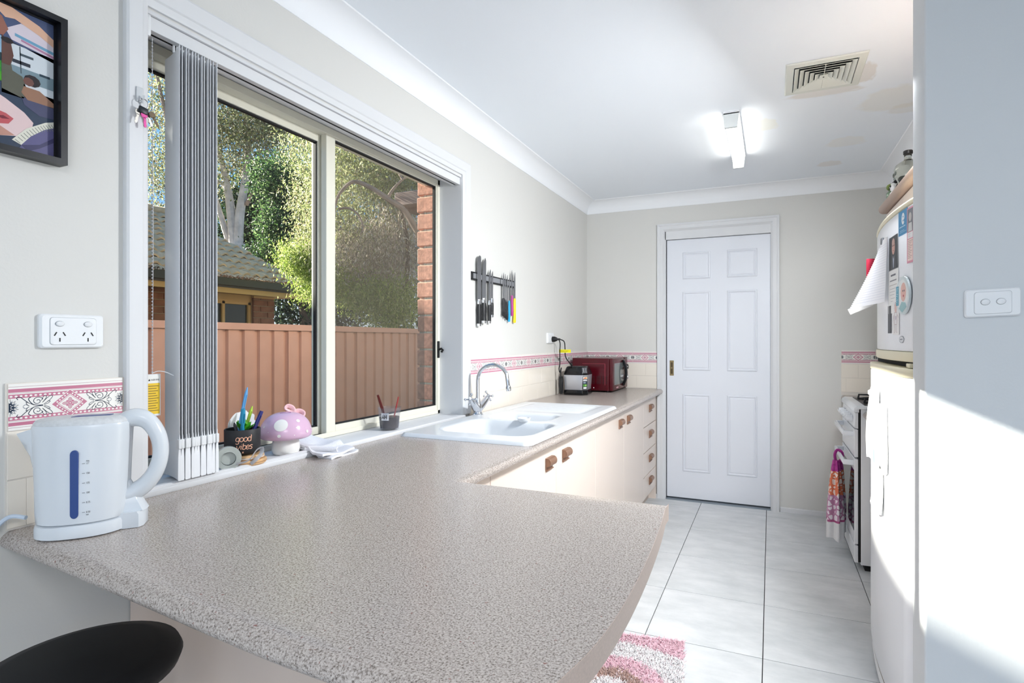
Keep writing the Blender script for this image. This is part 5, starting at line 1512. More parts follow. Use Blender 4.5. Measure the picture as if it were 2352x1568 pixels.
# benches and cupboard on the cooker side
m_topd = m_top
def side_bench(nm, y0, y1, label, label2):
    q = MB(); q.box((1.923, y0, TZ0), (2.44, y1, TZ1)); q.sweep(bull, [(1.923, y1), (1.923, y0)])
    o = q.build('worktop', m_top, None); tag(o, label, 'worktop')
    k = thing('base_cupboard', (2.15, (y0 + y1) / 2, 0), label2, 'cupboard')
    MB().box((1.943, y0 + .002, .10), (2.44, y1 - .002, .828)).build('carcass', m_cream, k, smooth=0)
    MB().box((1.985, y0 + .002, 0), (2.0, y1 - .002, .10)).build('kick_board', m_kick, k, smooth=0)
    dd = MB().box((1.925, y0 + .003, .105), (1.943, y1 - .003, .822)).build('door', m_cream, k, bevel=.0012, seg=1, smooth=0)
    return dd
side_bench('a', -.415, -.003, 'short speckled worktop between the cooker and the far wall', 'cream cupboard between the cooker and the far wall')
dd = side_bench('b', -1.60, -.975, 'short speckled worktop between the cooker and the fridge', 'cream cupboard between the cooker and the fridge')
q = MB(); q.tube([(1.926, -1.06, .752), (1.904, -1.06, .758), (1.899, -1.06, .745), (1.912, -1.06, .728), (1.926, -1.06, .726)], .012, 10, flat=2.4, up=(1, 0, 0)); q.build('handle', m_bronze, dd)

# ------------------------------------------------------------------ fridge
t = thing('fridge', (2.12, -2.08, 0), 'white two-door fridge with bowed front and cream trim beside the partition', 'fridge')
m_fr = mat('fridge_white', (236, 238, 242), .22)
m_frc = mat('fridge_cream', (226, 218, 190), .4)
FRY0, FRY1, FRX = -2.425, -1.735, 1.868
FC = (FRY0 + FRY1) / 2
def fx(y, x0, s): return x0 + s * ((y - FC) / .345) ** 2
def bow(x0, s, z0, z1, inset=0.0, r=.012):
    ys = [FRY0 + inset + (FRY1 - FRY0 - 2 * inset) * k / 24 for k in range(25)]
    pts = [(FRX, ys[0])] + [(fx(y, x0, s) + (r * (1 - min(1, min(y - ys[0], ys[-1] - y) / r)) ** 2), y) for y in ys] + [(FRX, ys[-1])]
    return pts
UX, US, LX, LS = 1.806, .028, 1.788, .022
MB().box((FRX, FRY0, .03), (2.43, FRY1, 1.685)).build('cabinet', m_frc, t, bevel=.006)
ud = MB().prism(bow(UX, US, 0, 0), 'z', 1.218, 1.672).build('freezer_door', m_fr, t, bevel=.005, smooth=30)
MB().prism(bow(UX - .002, US, 0, 0), 'z', 1.672, 1.690).build('top_trim', m_frc, t, bevel=.005, smooth=30)
MB().prism(bow(UX - .004, US, 0, 0), 'z', 1.186, 1.2175).build('door_pull', m_frc, ud, bevel=.004, smooth=30)
ldo = MB().prism(bow(LX, LS, 0, 0), 'z', .070, 1.139).build('fridge_door', m_fr, t, bevel=.005, smooth=30)
MB().prism(bow(LX - .002, LS, 0, 0), 'z', 1.1395, 1.167).build('door_pull', m_frc, ldo, bevel=.004, smooth=30)
MB().box((1.835, FRY0 + .01, 1.1685), (FRX + .01, FRY1 - .01, 1.1855)).build('door_gap', m_dark, t, smooth=0)
MB().box((1.815, FRY0 + .03, 1.169), (1.84, FRY0 + .075, 1.182)).build('hinge', m_frc, t, bevel=.002)
MB().prism(bow(LX + .006, LS, 0, 0), 'z', .008, .062).build('kick_grille', m_plastic, t, smooth=30)
MB().prism(bow(LX + .002, LS, 0, 0), 'z', .062, .069).build('door_seal', mat('seal_grey', (120, 112, 100), .7), t, smooth=30)
# paper and magnets; u runs along the door away from the camera = -y direction is to the right
def on_door(nm, label, cat, ya, yb, za, zb, items, x0=UX, s=US, th=.0012, tilt=0.0, shape=None, base=(236, 236, 234), lift=.0):
    """flat card on the door between y=ya (left as seen) and y=yb; items in metres from lower left"""
    c = ((ya + yb) / 2, (za + zb) / 2)
    W_, H_ = ya - yb, zb - za
    o = thing(nm, (fx(c[0], x0, s), c[0], c[1]), label, cat)
    xa, xb = fx(ya, x0, s) - .001 - lift, fx(yb, x0, s) - .001 - lift
    U = Vector((xb - xa, yb - ya, 0)); U.normalize(); V = Vector((0, 0, 1)); N = U.cross(V)
    O = Vector((xa, ya, za))
    q = MB(); ol = shape or rect((0, 0), (W_, H_)); n = len(ol)
    q.add([O + U * x + V * y for x, y in ol] + [O + U * x + V * y + N * th for x, y in ol], [tuple(range(n))[::-1], tuple(range(n, 2 * n))] + [(i, (i + 1) % n, n + (i + 1) % n, n + i) for i in range(n)])
    q.build('card', mat('card_%d_%d_%d' % base, base, .5), o, smooth=0)
    if items: flat('print', o, O + N * th, U, V, items)
    return o
lines = lambda x0, x1, y0, n, dy, c=(150, 150, 156), h=.0012: [(rect((x0, y0 - k * dy), (x1 - (k * 37 % 11) * .0018, y0 - k * dy + h)), c, 1) for k in range(n)]
BL = (60, 142, 190)
it = [(rect((0, 0), (.105, .095)), BL, 0)] + text_items('e', .042, .044, .052, .011, (240, 244, 248), 1, smooth=True) + [(rect((.012, .030), (.085, .034)), (180, 214, 232), 1), (rect((.012, .010), (.094, .012)), (150, 196, 222), 1), (rect((.02, .016), (.07, .018)), (170, 206, 226), 1)]
on_door('business_card', 'blue card printed with a white letter e at the top of the freezer door', 'card', -2.262, -2.342, 1.590, 1.668, [([[(x * .76, y * .82) for x, y in g] for g in (p if isinstance(p[0], list) else [p])], c, l) for p, c, l in it], base=(60, 142, 190))
it = [(rect((0, 0), (.052, .170)), (222, 150, 170), 0), (rect((.005, .095), (.047, .165)), (120, 122, 128), 1), (disc((.026, .140), .011, 10, .014), (196, 190, 186), 2), ([(.010, .096), (.042, .096), (.038, .122), (.014, .122)], (206, 206, 204), 2), (rect((.006, .075), (.046, .093)), (238, 236, 236), 1)] + lines(.010, .044, .088, 3, .004) + [(rect((.006, .006), (.046, .072)), (240, 214, 206), 1)] + [(p, c, 2) for p, c, l in lines(.009, .045, .066, 11, .0052, (150, 120, 120))]
on_door('memorial_bookmark', 'pink edged bookmark with a grey portrait and lines of verse', 'bookmark', -2.346, -2.398, 1.492, 1.662, it, base=(222, 150, 170), lift=.002)
SKN = (206, 160, 144)
it = [(rect((0, 0), (.105, .112)), (40, 44, 46), 0), (disc((.055, .074), .019, 14, .025), SKN, 2), (disc((.055, .090), .0175, 12, .014), (196, 160, 148), 3), ([(.012, 0), (.030, .040), (.050, .050), (.062, .050), (.086, .036), (.100, 0)], (30, 32, 40), 2), ([(.046, .048), (.056, .030), (.066, .048), (.060, .006), (.052, .006)], (206, 212, 222), 3), ([(.053, .036), (.059, .036), (.058, .002), (.054, .002)], (120, 130, 160), 4), (rect((.040, .078), (.070, .081)), (120, 84, 76), 3), (disc((.055, .063), .006, 8, .0016), (150, 84, 84), 4)]
on_door('photo_card', 'printed card with a portrait of a person in a dark suit', 'card', -2.150, -2.245, 1.492, 1.600, it, base=(228, 226, 222))
it = lines(.03, .09, .125, 1, .01, (96, 96, 104), .006) + lines(.02, .10, .108, 1, .01, (130, 130, 138), .004) + lines(.015, .105, .094, 1, .008, (160, 150, 140), .0016) + lines(.02, .09, .082, 3, .010) + lines(.03, .08, .050, 2, .01)
on_door('order_of_service', 'white printed sheet with lines of script below the suit portrait', 'paper', -2.140, -2.258, 1.345, 1.490, it, base=(238, 238, 236))
it = [(disc((.060, .060), .057, 28), (214, 224, 226), 0), (disc((.060, .060), .050, 28), (232, 236, 236), 1), (disc((.070, .070), .024, 16, .030), (228, 184, 172), 2), (disc((.066, .074), .0035, 6), (70, 60, 60), 3), (disc((.078, .074), .0035, 6), (70, 60, 60), 3), (disc((.072, .058), .006, 8, .004), (196, 96, 100), 3), ([(.030, .020), (.055, .040), (.090, .036), (.098, .022), (.06, .006)], (150, 190, 194), 2), (rect((.004, .030), (.030, .092)), (96, 168, 190), 3)] + [(p, c, 4) for p, c, l in lines(.007, .027, .084, 8, .006, (226, 240, 244))]
on_door('round_magnet', 'round clear magnet holding a baby photo at the right of the freezer door', 'magnet', -2.262, -2.382, 1.335, 1.455, it, shape=disc((.060, .060), .060, 32), th=.006, base=(214, 224, 226), lift=.003)
on_door('dark_magnet_strip', 'plain dark grey magnetic strip below the notepad page', 'magnet', -2.130, -2.172, 1.278, 1.372, [], base=(74, 76, 80))
it = [(disc((.035, .088), .013, 12, .015), (226, 190, 182), 1), (strip([(.024, .096), (.03, .106), (.042, .105), (.047, .094)], .002), (120, 90, 90), 2), (strip([(.022, .074), (.016, .052), (.024, .034), (.046, .034), (.054, .052), (.048, .074)], .0016, True), (180, 140, 146), 1), (strip([(.026, .034), (.026, .010), (.020, .006)], .0016), (150, 110, 116), 1), (strip([(.044, .034), (.044, .010), (.050, .006)], .0016), (150, 110, 116), 1), (rect((.026, .050), (.044, .062)), (206, 196, 206), 1), (strip([(.016, .066), (.004, .052)], .0016), (180, 140, 146), 1), (strip([(.054, .066), (.066, .056)], .0016), (180, 140, 146), 1)]
on_door('paper_figure', 'white cut-out drawing of a small child above the fridge badge', 'drawing', -2.196, -2.266, 1.272, 1.388, it, base=(238, 236, 236))
it = [(strip(disc((.021, .011), .020, 20, .010), .0014, True), (150, 154, 160), 0)] + lines(.009, .033, .010, 1, .01, (130, 134, 140), .003)
on_door('fridge_badge', 'small oval maker badge low on the freezer door', 'badge', -2.268, -2.310, 1.245, 1.267, it, shape=disc((.021, .011), .021, 22, .011), base=(226, 228, 232))
on_door('magnet_clip', 'steel bulldog clip holding the spiral notepad page', 'clip', -2.040, -2.072, 1.596, 1.622, [], th=.006, base=(120, 122, 126), lift=.003)
it = [([(.002, .035), (.014, .068), (.026, .035), (.014, .002)], (214, 170, 172), 1), (strip([(.014, .066), (.014, .004)], .001), (160, 120, 124), 2)]
on_door('paper_diamond', 'small pink diamond-shaped paper beside the notepad clip', 'paper', -2.085, -2.113, 1.548, 1.618, it, shape=[(0, .035), (.014, 0), (.028, .035), (.014, .07)], base=(226, 190, 188))
# spiral notepad page flaring away from the door
t2 = thing('notepad_page', (1.80, -2.05, 1.49), 'spiral-torn white notepad page flaring out from the freezer door', 'paper')
q = MB(); nu, nv = 10, 14
def page(u, v):
    yl = -2.035 + .085 * v ** 1.3; yr = -2.150 + .01 * v
    y = yl + (yr - yl) * u
    out = .008 + (.085 * (1 - u) ** 1.2 + .006) * v ** 1.25
    return Vector((fx(y, UX, US) - out, y, 1.612 - .235 * v + .010 * u * v))
P_ = [page(i / nu, j / nv) for j in range(nv + 1) for i in range(nu + 1)]
W_ = nu + 1; N_ = len(P_)
fs = [(j * W_ + i, (j + 1) * W_ + i, (j + 1) * W_ + i + 1, j * W_ + i + 1) for j in range(nv) for i in range(nu)]
P2 = [p + Vector((.0009, 0, 0)) for p in P_]
q.add(P_ + P2, fs + [tuple(N_ + a for a in f[::-1]) for f in fs])
for k in range(34):
    v0 = (k + .1) / 34; v1 = (k + .6) / 34
    a, c = page(0, v0), page(0, v1); dv = (page(0, v0) - page(.05, v0)).normalized() * .006
    q.add([a, c, c + dv, a + dv], [(0, 1, 2, 3)])
q.build('sheet', mat('note_paper', (240, 240, 244), .8), t2, smooth=40, recalc=False)
q = MB()
for k in range(22):
    v = .10 + k * .04
    a, c = page(.06, v) + Vector((-.0004, 0, 0)), page(.98, v) + Vector((-.0004, 0, 0)); m_ = page(.5, v) + Vector((-.0004, 0, 0))
    for s_, e_ in ((a, m_), (m_, c)): q.add([s_, e_, e_ + Vector((0, 0, .0008)), s_ + Vector((0, 0, .0008))], [(0, 1, 2, 3)])
q.build('ruling', mat('ruled_line', (206, 212, 226), .8), t2, smooth=0, recalc=False)
# red folder edge and white bookmark sticking out beyond the far side of the fridge
tag(MB().box((1.792, -1.760, 1.475), (1.832, -1.752, 1.590)).build('red_folder', mat('folder_red', (186, 24, 60), .5), None, bevel=.001, seg=1), 'red folder edge held on the far side of the freezer door', 'folder')
q = MB().box((-.045, -.001, -.012), (.045, .001, .012)); q.xf(Matrix.Translation((1.765, -1.80, 1.388)) @ Matrix.Rotation(math.radians(-24), 4, 'Y'))
tag(q.build('paper_strip', mat('strip_paper', (232, 230, 226), .7)), 'short white paper strip sticking out behind the notepad page', 'paper')
# sunlit papers and a plastic sleeve on the fridge door
def sheet(nm, label, ya, yb, za, zb, out, items, base=(240, 240, 242), ph=0.0):
    o = thing(nm, (fx((ya + yb) / 2, LX, LS), (ya + yb) / 2, (za + zb) / 2), label, 'paper')
    nu, nv = 8, 12; P_ = []
    def pt(u, v):
        y = ya + (yb - ya) * u + .006 * math.sin(4 * v + ph)
        return Vector((fx(y, LX, LS) - .002 - out * (.25 + .75 * v) * (1 - u * .8) * (.8 + .3 * math.sin(3 * v + ph + 2 * u)), y, zb + (za - zb) * v + .012 * math.sin(5 * u + ph) * v))
    P_ = [pt(i / nu, j / nv) for j in range(nv + 1) for i in range(nu + 1)]
    W_ = nu + 1; N_ = len(P_)
    fs = [(j * W_ + i, (j + 1) * W_ + i, (j + 1) * W_ + i + 1, j * W_ + i + 1) for j in range(nv) for i in range(nu)]
    q = MB(); q.add(P_ + [p + Vector((.0008, 0, 0)) for p in P_], fs + [tuple(N_ + a for a in f[::-1]) for f in fs])
    q.build('sheet', mat('paper_%s' % nm, base, .7), o, smooth=40, recalc=False)
    if items:
        q = MB()
        for (u0, v0, u1, v1), c in items:
            e = Vector((-.0006, 0, 0)); q.add([pt(u0, v0) + e, pt(u0, v1) + e, pt(u1, v1) + e, pt(u1, v0) + e], [(0, 1, 2, 3)], 0, c)
        q.build('print', print_mat(), o, smooth=0, recalc=False)
sheet('plastic_sleeve', 'crumpled white plastic bag hanging high on the fridge door', -1.93, -2.10, .800, 1.075, .034, [((.1, .86, .2, .97), (150, 200, 236)), ((.5, .80, .6, .98), (120, 180, 226)), ((.62, .7, .7, .86), (236, 180, 150)), ((.4, .1, .45, .16), (120, 200, 190))], ph=.6)
sheet('school_note', 'white note with small coloured print hanging on the fridge door', -2.10, -2.215, .805, 1.03, .012, [((.2, .62, .4, .82), (240, 190, 160)), ((.1, .7, .16, .95), (130, 180, 220)), ((.45, .75, .62, .95), (190, 214, 234))], ph=1.4)
sheet('folded_letter', 'folded white letter lowest on the fridge door', -1.985, -2.155, .640, .800, .030, [((.25, .22, .7, .25), (150, 140, 190)), ((.3, .34, .75, .37), (150, 140, 190)), ((.2, .6, .4, .62), (226, 200, 190))], ph=2.2)
tag(MB().tube([(1.803, -1.885, 1.05), (1.786, -1.885, 1.05), (1.780, -1.885, 1.05)], [.012, .012, .008], 14).build('white_magnet', m_plastic), 'white knob-shaped magnet at the far edge of the fridge door', 'magnet')

# ------------------------------------------------------------------ cupboard over the fridge with a display shelf
t = thing('overhead_cupboard', (2.17, -1.89, 1.70), 'cream overhead cupboard above the fridge with a brown rolled top', 'cupboard')
MB().box((1.950, -2.44, 1.705), (2.204, -1.34, 1.853)).build('carcass', m_cream, t, smooth=0)
for y0, y1 in ((-2.44, -2.065), (-2.065, -1.70), (-1.70, -1.345)):
    MB().box((1.932, y0 + .0015, 1.707), (1.9495, y1 - .0015, 1.848)).build('door', m_cream, t, bevel=.001, seg=1, smooth=0)
m_sh = mat('brown_laminate', (158, 136, 122), .4, noise=.08, nscale=300)
def capp(o, z): return (o, z)
shp = [(-.02, 1.898)] + [(.018 + .020 * math.sin(a), 1.876 + .022 * math.cos(a)) for a in [PI * k / 10 for k in range(11)]] + [(-.02, 1.854)]
q = MB(); q.box((1.94, -2.44, 1.854), (2.204, -1.335, 1.898)); q.sweep(shp, [(1.940, -1.335), (1.940, -2.44)]); q.build('top_shelf', m_sh, t, smooth=40)
SHZ = 1.8985
t = thing('glass_bottle', (1.974, -1.575, SHZ), 'clear glass skull-shaped bottle with a black stopper on the top shelf', 'bottle')
q = MB(); rings = []
for r_, z, bx in ((.020, 0, 0), (.034, .004, 0), (.038, .022, .2), (.036, .040, .5), (.044, .058, .6), (.050, .078, .35), (.050, .096, .1), (.044, .112, 0), (.030, .124, 0), (.016, .131, 0), (.0135, .140, 0), (.0135, .158, 0), (.016, .160, 0)):
    r_ *= 1.14
    rings.append([(1.974 + r_ * (1 + .10 * bx * math.cos(3 * a)) * math.cos(a) * .92, -1.575 + r_ * (1 + .12 * bx * math.sin(4 * a)) * math.sin(a), SHZ + z) for a in [2 * PI * k / 32 for k in range(32)]])
q.ring(rings); bo = q.build('body', mat('bottle_glass', (226, 230, 224), .04, trans=1.0, ior=1.3), t, smooth=60)
q = MB()
for yy in (-.018, .018): q.ell((1.974 - .050, -1.575 + yy, SHZ + .076), (.004, .011, .010), 12, 6)
q.ell((1.974 - .050, -1.575, SHZ + .056), (.004, .006, .008), 10, 6); q.build('eye_sockets', mat('smoky_glass', (120, 126, 120), .1, trans=.7), bo)
MB().lathe([(0, 0), (.017, 0), (.018, .002), (.018, .013), (.016, .015), (0, .015)], (1.974, -1.575, SHZ + .158), 20).build('stopper', m_black, t)
t = thing('soft_toy', (1.965, -1.47, SHZ), 'small black and white soft toy sitting beside the glass bottle', 'toy')
m_bf, m_wf = mat('black_plush', (20, 20, 24), .95, bump=.6, bscale=300), mat('white_plush', (222, 222, 222), .95, bump=.6, bscale=300)
q = MB(); q.ell((1.975, -1.480, SHZ + .036), (.030, .034, .036), 18, 10); q.ell((1.980, -1.495, SHZ + .070), (.022, .022, .024), 14, 8); q.build('body', m_bf, t, smooth=60)
q = MB(); q.ell((1.948, -1.445, SHZ + .052), (.020, .024, .022), 16, 10); q.ell((1.944, -1.44, SHZ + .018), (.016, .020, .018), 14, 8); q.build('head', m_wf, t, smooth=60)
q = MB(); q.ell((1.950, -1.462, SHZ + .074), .009, 10, 6); q.ell((1.950, -1.430, SHZ + .074), .009, 10, 6); q.build('ear', m_bf, t, smooth=60)
q = MB(); q.ell((1.930, -1.456, SHZ + .055), (.003, .005, .006), 8, 6); q.ell((1.931, -1.438, SHZ + .055), (.003, .005, .006), 8, 6); q.ell((1.928, -1.447, SHZ + .046), (.003, .004, .003), 8, 6); q.build('face', m_bf, t, smooth=60)
t = thing('green_bottle', (1.945, -1.385, SHZ), 'small green glass bottle with an olive green top at the shelf end', 'bottle')
MB().lathe([(0, 0), (.018, 0), (.020, .004), (.020, .040), (.010, .050), (.010, .058)], (1.945, -1.385, SHZ), 20).build('body', mat('green_glass', (150, 178, 150), .08, trans=.7), t, smooth=50)
MB().ell((1.943, -1.385, SHZ + .068), (.018, .020, .016), 14, 8).build('stopper', mat('olive_green', (96, 112, 48), .6), t, smooth=60)

# ------------------------------------------------------------------ rug
t = thing('floor_rug', (.86, -2.6, 0), 'shaggy rug with pink, white and brown curved bands on the tiles', 'rug')
RA = math.radians(9); RO = Vector((1.093, -2.045))
ru = Vector((math.cos(RA), math.sin(RA))); rv = Vector((math.sin(RA), -math.cos(RA)))
RW_, RH_ = .60, 1.1
def rpt(a, c): p = RO - ru * a + rv * c; return p
q = MB(); cs = [rpt(0, 0), rpt(RW_, 0), rpt(RW_, RH_), rpt(0, RH_)]
q.prism([(p.x, p.y) for p in cs], 'z', .0005, .008); q.build('backing', mat('rug_back', (214, 196, 200), .95), t, smooth=0)
rc = Vector((.895, -2.47)); PK, WT, BR = (228, 190, 202), (232, 231, 232), (176, 148, 138)
q = MB(); rg = random.Random(11)
def rugcol(p):
    r = math.hypot(p.x - rc.x, p.y - rc.y) + rg.gauss(0, .004)
    if math.hypot(p.x - .88, p.y + 2.80) > .652 + rg.gauss(0, .004): return PK
    if r < .078: return WT
    if r < .135: return BR
    if r < .215: return PK
    return WT
n_ = 26000
for k in range(n_):
    a, c = rg.random() * RW_, (rg.random() ** 1.1) * .62
    p = rpt(a, c); cc = rugcol(p); f = rg.uniform(.93, 1.05); cc = tuple(min(255, x * f) for x in cc)
    an = rg.random() * 2 * PI; h = rg.uniform(.011, .017); wd = .0022; ln_ = rg.uniform(.006, .016)
    dx, dy = math.cos(an), math.sin(an); ox_, oy_ = math.cos(an + 1.2) * ln_, math.sin(an + 1.2) * ln_
    q.add([(p.x - dx * wd, p.y - dy * wd, .006), (p.x + dx * wd, p.y + dy * wd, .006), (p.x + ox_ + dx * wd * .4, p.y + oy_ + dy * wd * .4, h), (p.x + ox_ - dx * wd * .4, p.y + oy_ - dy * wd * .4, h)], [(0, 1, 2, 3)], 0, cc)
q.build('pile', print_mat('rug_pile', .95), t, smooth=0, recalc=False, kind='stuff')

# ------------------------------------------------------------------ stool tucked under the bar
SC_ = (.262, -3.742)
t = thing('bar_stool', (SC_[0], SC_[1], 0), 'round black padded bar stool tucked under the worktop end', 'stool')
MB().lathe([(0, .628), (.130, .628), (.150, .634), (.156, .650), (.150, .664), (.120, .672), (0, .674)], (SC_[0], SC_[1], 0), 48).build('seat', mat('black_vinyl', (8, 9, 13), .6), t, smooth=60)
for k in range(4):
    a = PI / 4 + k * PI / 2
    MB().tube([(SC_[0] + .09 * math.cos(a), SC_[1] + .09 * math.sin(a), .63), (SC_[0] + .145 * math.cos(a), SC_[1] + .145 * math.sin(a), 0)], .012, 10).build('leg', m_black, t)
q = MB(); q.tube([(SC_[0] + .128 * math.cos(a), SC_[1] + .128 * math.sin(a), .2) for a in [2 * PI * k / 32 for k in range(33)]], .007, 8, cap=False); q.build('foot_ring', m_black, t)
# ------------------------------------------------------------------ outside
GZ = -.45
def ground_mat():
    return mat('bare_ground', (120, 110, 92), .95, noise=.25, nscale=3)
struct(MB().box((-30, -16, GZ - .1), (-.24, 22, GZ)).build('ground', ground_mat(), smooth=0))
# corrugated steel fence
FXo = -1.90; FT = 1.372
m_fence = mat('terracotta_steel', (186, 144, 124), .55, noise=.05, nscale=8)
t = thing('steel_fence', (FXo, -.5, GZ), 'terracotta ribbed steel fence outside the window', 'fence')
def sheet_mesh(L):
    q = MB(); pts = []; y = 0.0
    while y < L - .001:
        for dy, dx in ((0, 0), (.078, 0), (.088, -.016), (.110, -.016), (.120, 0)):
            pts.append((dx, y + dy))
        y += .12
    pts = [p for i, p in enumerate(pts) if i == 0 or p != pts[i - 1]]
    o = [(x, yy) for x, yy in pts] + [(x - .001, yy) for x, yy in pts[::-1]]
    q.prism(o, 'z', GZ + .02, FT - .02)
    return q
fs_ = None
for k in range(8):
    y = -4.23 + k * .725
    if fs_ is None:
        fs_ = sheet_mesh(.72).build('sheet', m_fence, t, smooth=0, local=True); fs_.location = Vector((FXo, y, 0)) - OFF[t.name]
    else: part_copy(fs_, t, (FXo, y, 0))
    MB().box((FXo - .030, y - .006, GZ), (FXo + .006, y + .002, FT - .01)).build('post', m_fence, t, smooth=0)
MB().prism([(FXo - .03, FT - .045), (FXo - .03, FT), (FXo + .014, FT), (FXo + .014, FT - .045), (FXo + .006, FT - .045), (FXo + .006, FT - .012), (FXo - .022, FT - .012), (FXo - .022, FT - .045)], 'y', -4.25, 1.57).build('top_rail', m_fence, t, smooth=0)

# neighbouring house
HX, HY = -5.5, 1.66      # front wall plane, right-hand corner
EX, EZ, VY = -5.0, 2.01, 1.945   # gutter line, its height, verge
SLP = .446
t = thing('neighbour_house', (-6, 0, GZ), 'brick house with grey tiled roof and yellow eaves over the fence', 'house')
m_hb = mat('brown_brick', (142, 96, 70), .9, noise=.2, nscale=12)
m_hm = mat('house_mortar', (170, 142, 110), .95)
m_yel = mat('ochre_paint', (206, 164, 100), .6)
q = MB(); q.box((HX - .2, -3.2, GZ), (HX - .012, .40, 1.95)); q.box((HX - .2, 1.285, GZ), (HX - .012, HY - .012, 1.95)); q.box((HX - .2, .40, GZ), (HX - .012, 1.285, .9)); q.box((HX - 4.5, HY - .2, GZ), (HX - .2, HY - .012, 1.95))
q.build('wall', m_hm, t, smooth=0)
hb = MB().box((0, .005, .005), (-.03, .235, .081)).build('brick', m_hb, t, bevel=.003, seg=1, smooth=0, local=True)
fst = True
for c in range(8):
    z = 1.24 + c * .0865
    for (ya, yb) in ((-.92, .16), (1.300, HY)):
        y = ya - (.12 if c % 2 else 0)
        while y < yb - .02:
            y0_, y1_ = max(y, ya), min(y + .24, yb)
            if y1_ - y0_ > .03:
                if fst: hb.location = Vector((HX, y0_, z)) - OFF[t.name]; hb.scale = (1, (y1_ - y0_) / .24, 1); fst = False
                else: part_copy(hb, t, (HX, y0_, z), scale=(1, (y1_ - y0_) / .24, 1))
            y += .24
# window
wf = MB()
for y0_, y1_ in ((.42, .455), (.845, .885), (1.245, 1.285)): wf.box((HX - .10, y0_, .95), (HX - .04, y1_, 1.80))
wf.box((HX - .10, .42, 1.765), (HX - .04, 1.285, 1.82)); wf.box((HX - .11, .40, 1.82), (HX - .03, 1.29, 1.95))
o = wf.build('window', m_yel, t, smooth=0)
MB().box((HX - .075, .45, .95), (HX - .07, 1.25, 1.77)).build('pane', mat('dark_pane', (52, 48, 36), .15), o, smooth=0)
MB().box((HX - .055, 1.286, .95), (HX - .0, 1.300, 1.87)).build('reveal', mat('brick_reveal', (104, 62, 42), .9), t, smooth=0)
MB().box((HX - .012, 1.30, 1.87), (HX + .004, HY, 1.945)).build('frieze_board', m_yel, t, smooth=0)
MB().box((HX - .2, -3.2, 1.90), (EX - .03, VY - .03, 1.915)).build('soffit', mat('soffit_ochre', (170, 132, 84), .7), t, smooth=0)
MB().box((EX - .03, -3.2, 1.865), (EX, VY, 1.985)).build('fascia', m_yel, t, smooth=0)
MB().prism([(EX - .03, 1.865), (EX - .03, 1.985), (EX - 3.3, 1.985 + 3.3 * SLP), (EX - 3.3, 1.865 + 3.3 * SLP)], 'y', VY - .025, VY).build('barge_board', m_yel, t, smooth=0)
MB().prism([(EX, 1.955), (EX + .10, 1.955), (EX + .115, 2.045), (EX + .105, 2.045), (EX + .092, 1.967), (EX + .01, 1.967), (EX + .01, 2.045), (EX, 2.045)], 'y', -3.2, VY + .03).build('gutter', mat('gutter_dark', (70, 66, 56), .6), t, smooth=0)
q = MB(); rg = random.Random(21)
for k in range(1500):
    y = rg.uniform(-1.4, VY); x = EX + rg.gauss(.05, .05); z = 2.035 + abs(rg.gauss(0, .022)) + max(0, (EX - x)) * .4
    a = rg.random() * 6.28; l = rg.uniform(.015, .04); w_ = .006
    dx, dy, dz = math.cos(a) * l, math.sin(a) * l, rg.uniform(-.01, .02)
    cc = rg.choice([(120, 86, 60), (156, 116, 84), (90, 62, 44), (196, 170, 140), (136, 92, 70)])
    q.add([(x, y, z), (x + dx, y + dy, z + dz), (x + dx + w_, y + dy - w_, z + dz + .006), (x + w_, y - w_, z + .006)], [(0, 1, 2, 3)], 0, cc)
q.build('leaf_litter', print_mat('litter', .8), t, smooth=0, recalc=False, kind='stuff')
# roof: plain slope, then the tiles that can be told apart
q = MB(); RN = 3.3
q.prism([(EX + .02, 1.985), (EX - RN, 1.985 + RN * SLP), (EX - 2 * RN, 1.985), (EX - 2 * RN, 1.93), (EX - RN, 1.93 + RN * SLP), (EX + .02, 1.93)], 'y', -3.2, VY - .03)
q.build('roof_slope', mat('roof_underlay', (96, 90, 84), .9), t, smooth=0)
m_rt = mat('concrete_tile', (206, 174, 138), .9, noise=.18, nscale=9)
sa = math.atan(SLP); TWd, TEx = .300, .300
q = MB(); n_ = 16; tp_ = []
for i in range(n_ + 1):
    u = i / n_; tp_.append((u * TWd, .044 * (abs(math.sin(u * 2 * PI)) ** 1.4)))
rings = []
for l_, dz in ((-.02, .046), (.0, .048), (.33, .006)):
    rings.append([(-l_, y, z + dz) for y, z in tp_] + [(-l_, y, z + dz - .026) for y, z in tp_[::-1]])
q.ring(rings); q.xf(Matrix.Rotation(sa, 4, 'Y'))
rt = q.build('roof_tile', m_rt, t, local=True, smooth=40)
fst = True; rg = random.Random(4)
for r in range(11):
    d_ = .02 + r * TEx
    for c in range(11):
        y = VY + .03 - (c + 1) * TWd - (TWd / 2 if False else 0)
        loc = Vector((EX - d_ * math.cos(sa), y, 1.985 + d_ * math.sin(sa) + rg.uniform(-.004, .004)))
        if fst: rt.location = loc - OFF[t.name]; fst = False
        else: part_copy(rt, t, loc, rot=(rg.uniform(-.01, .01), 0, rg.uniform(-.012, .012)))
rdg = MB().tube([(EX - RN, 0, 0), (EX - RN, .38, .01)], [.10, .11], 10, flat=.8); o = rdg.build('ridge_cap', m_rt, t, local=True)
for k in range(9):
    lc = (0, VY - .38 - .36 * k, 1.985 + RN * SLP + .0)
    if k == 0: o.location = Vector(lc) - OFF[t.name]
    else: part_copy(o, t, lc)
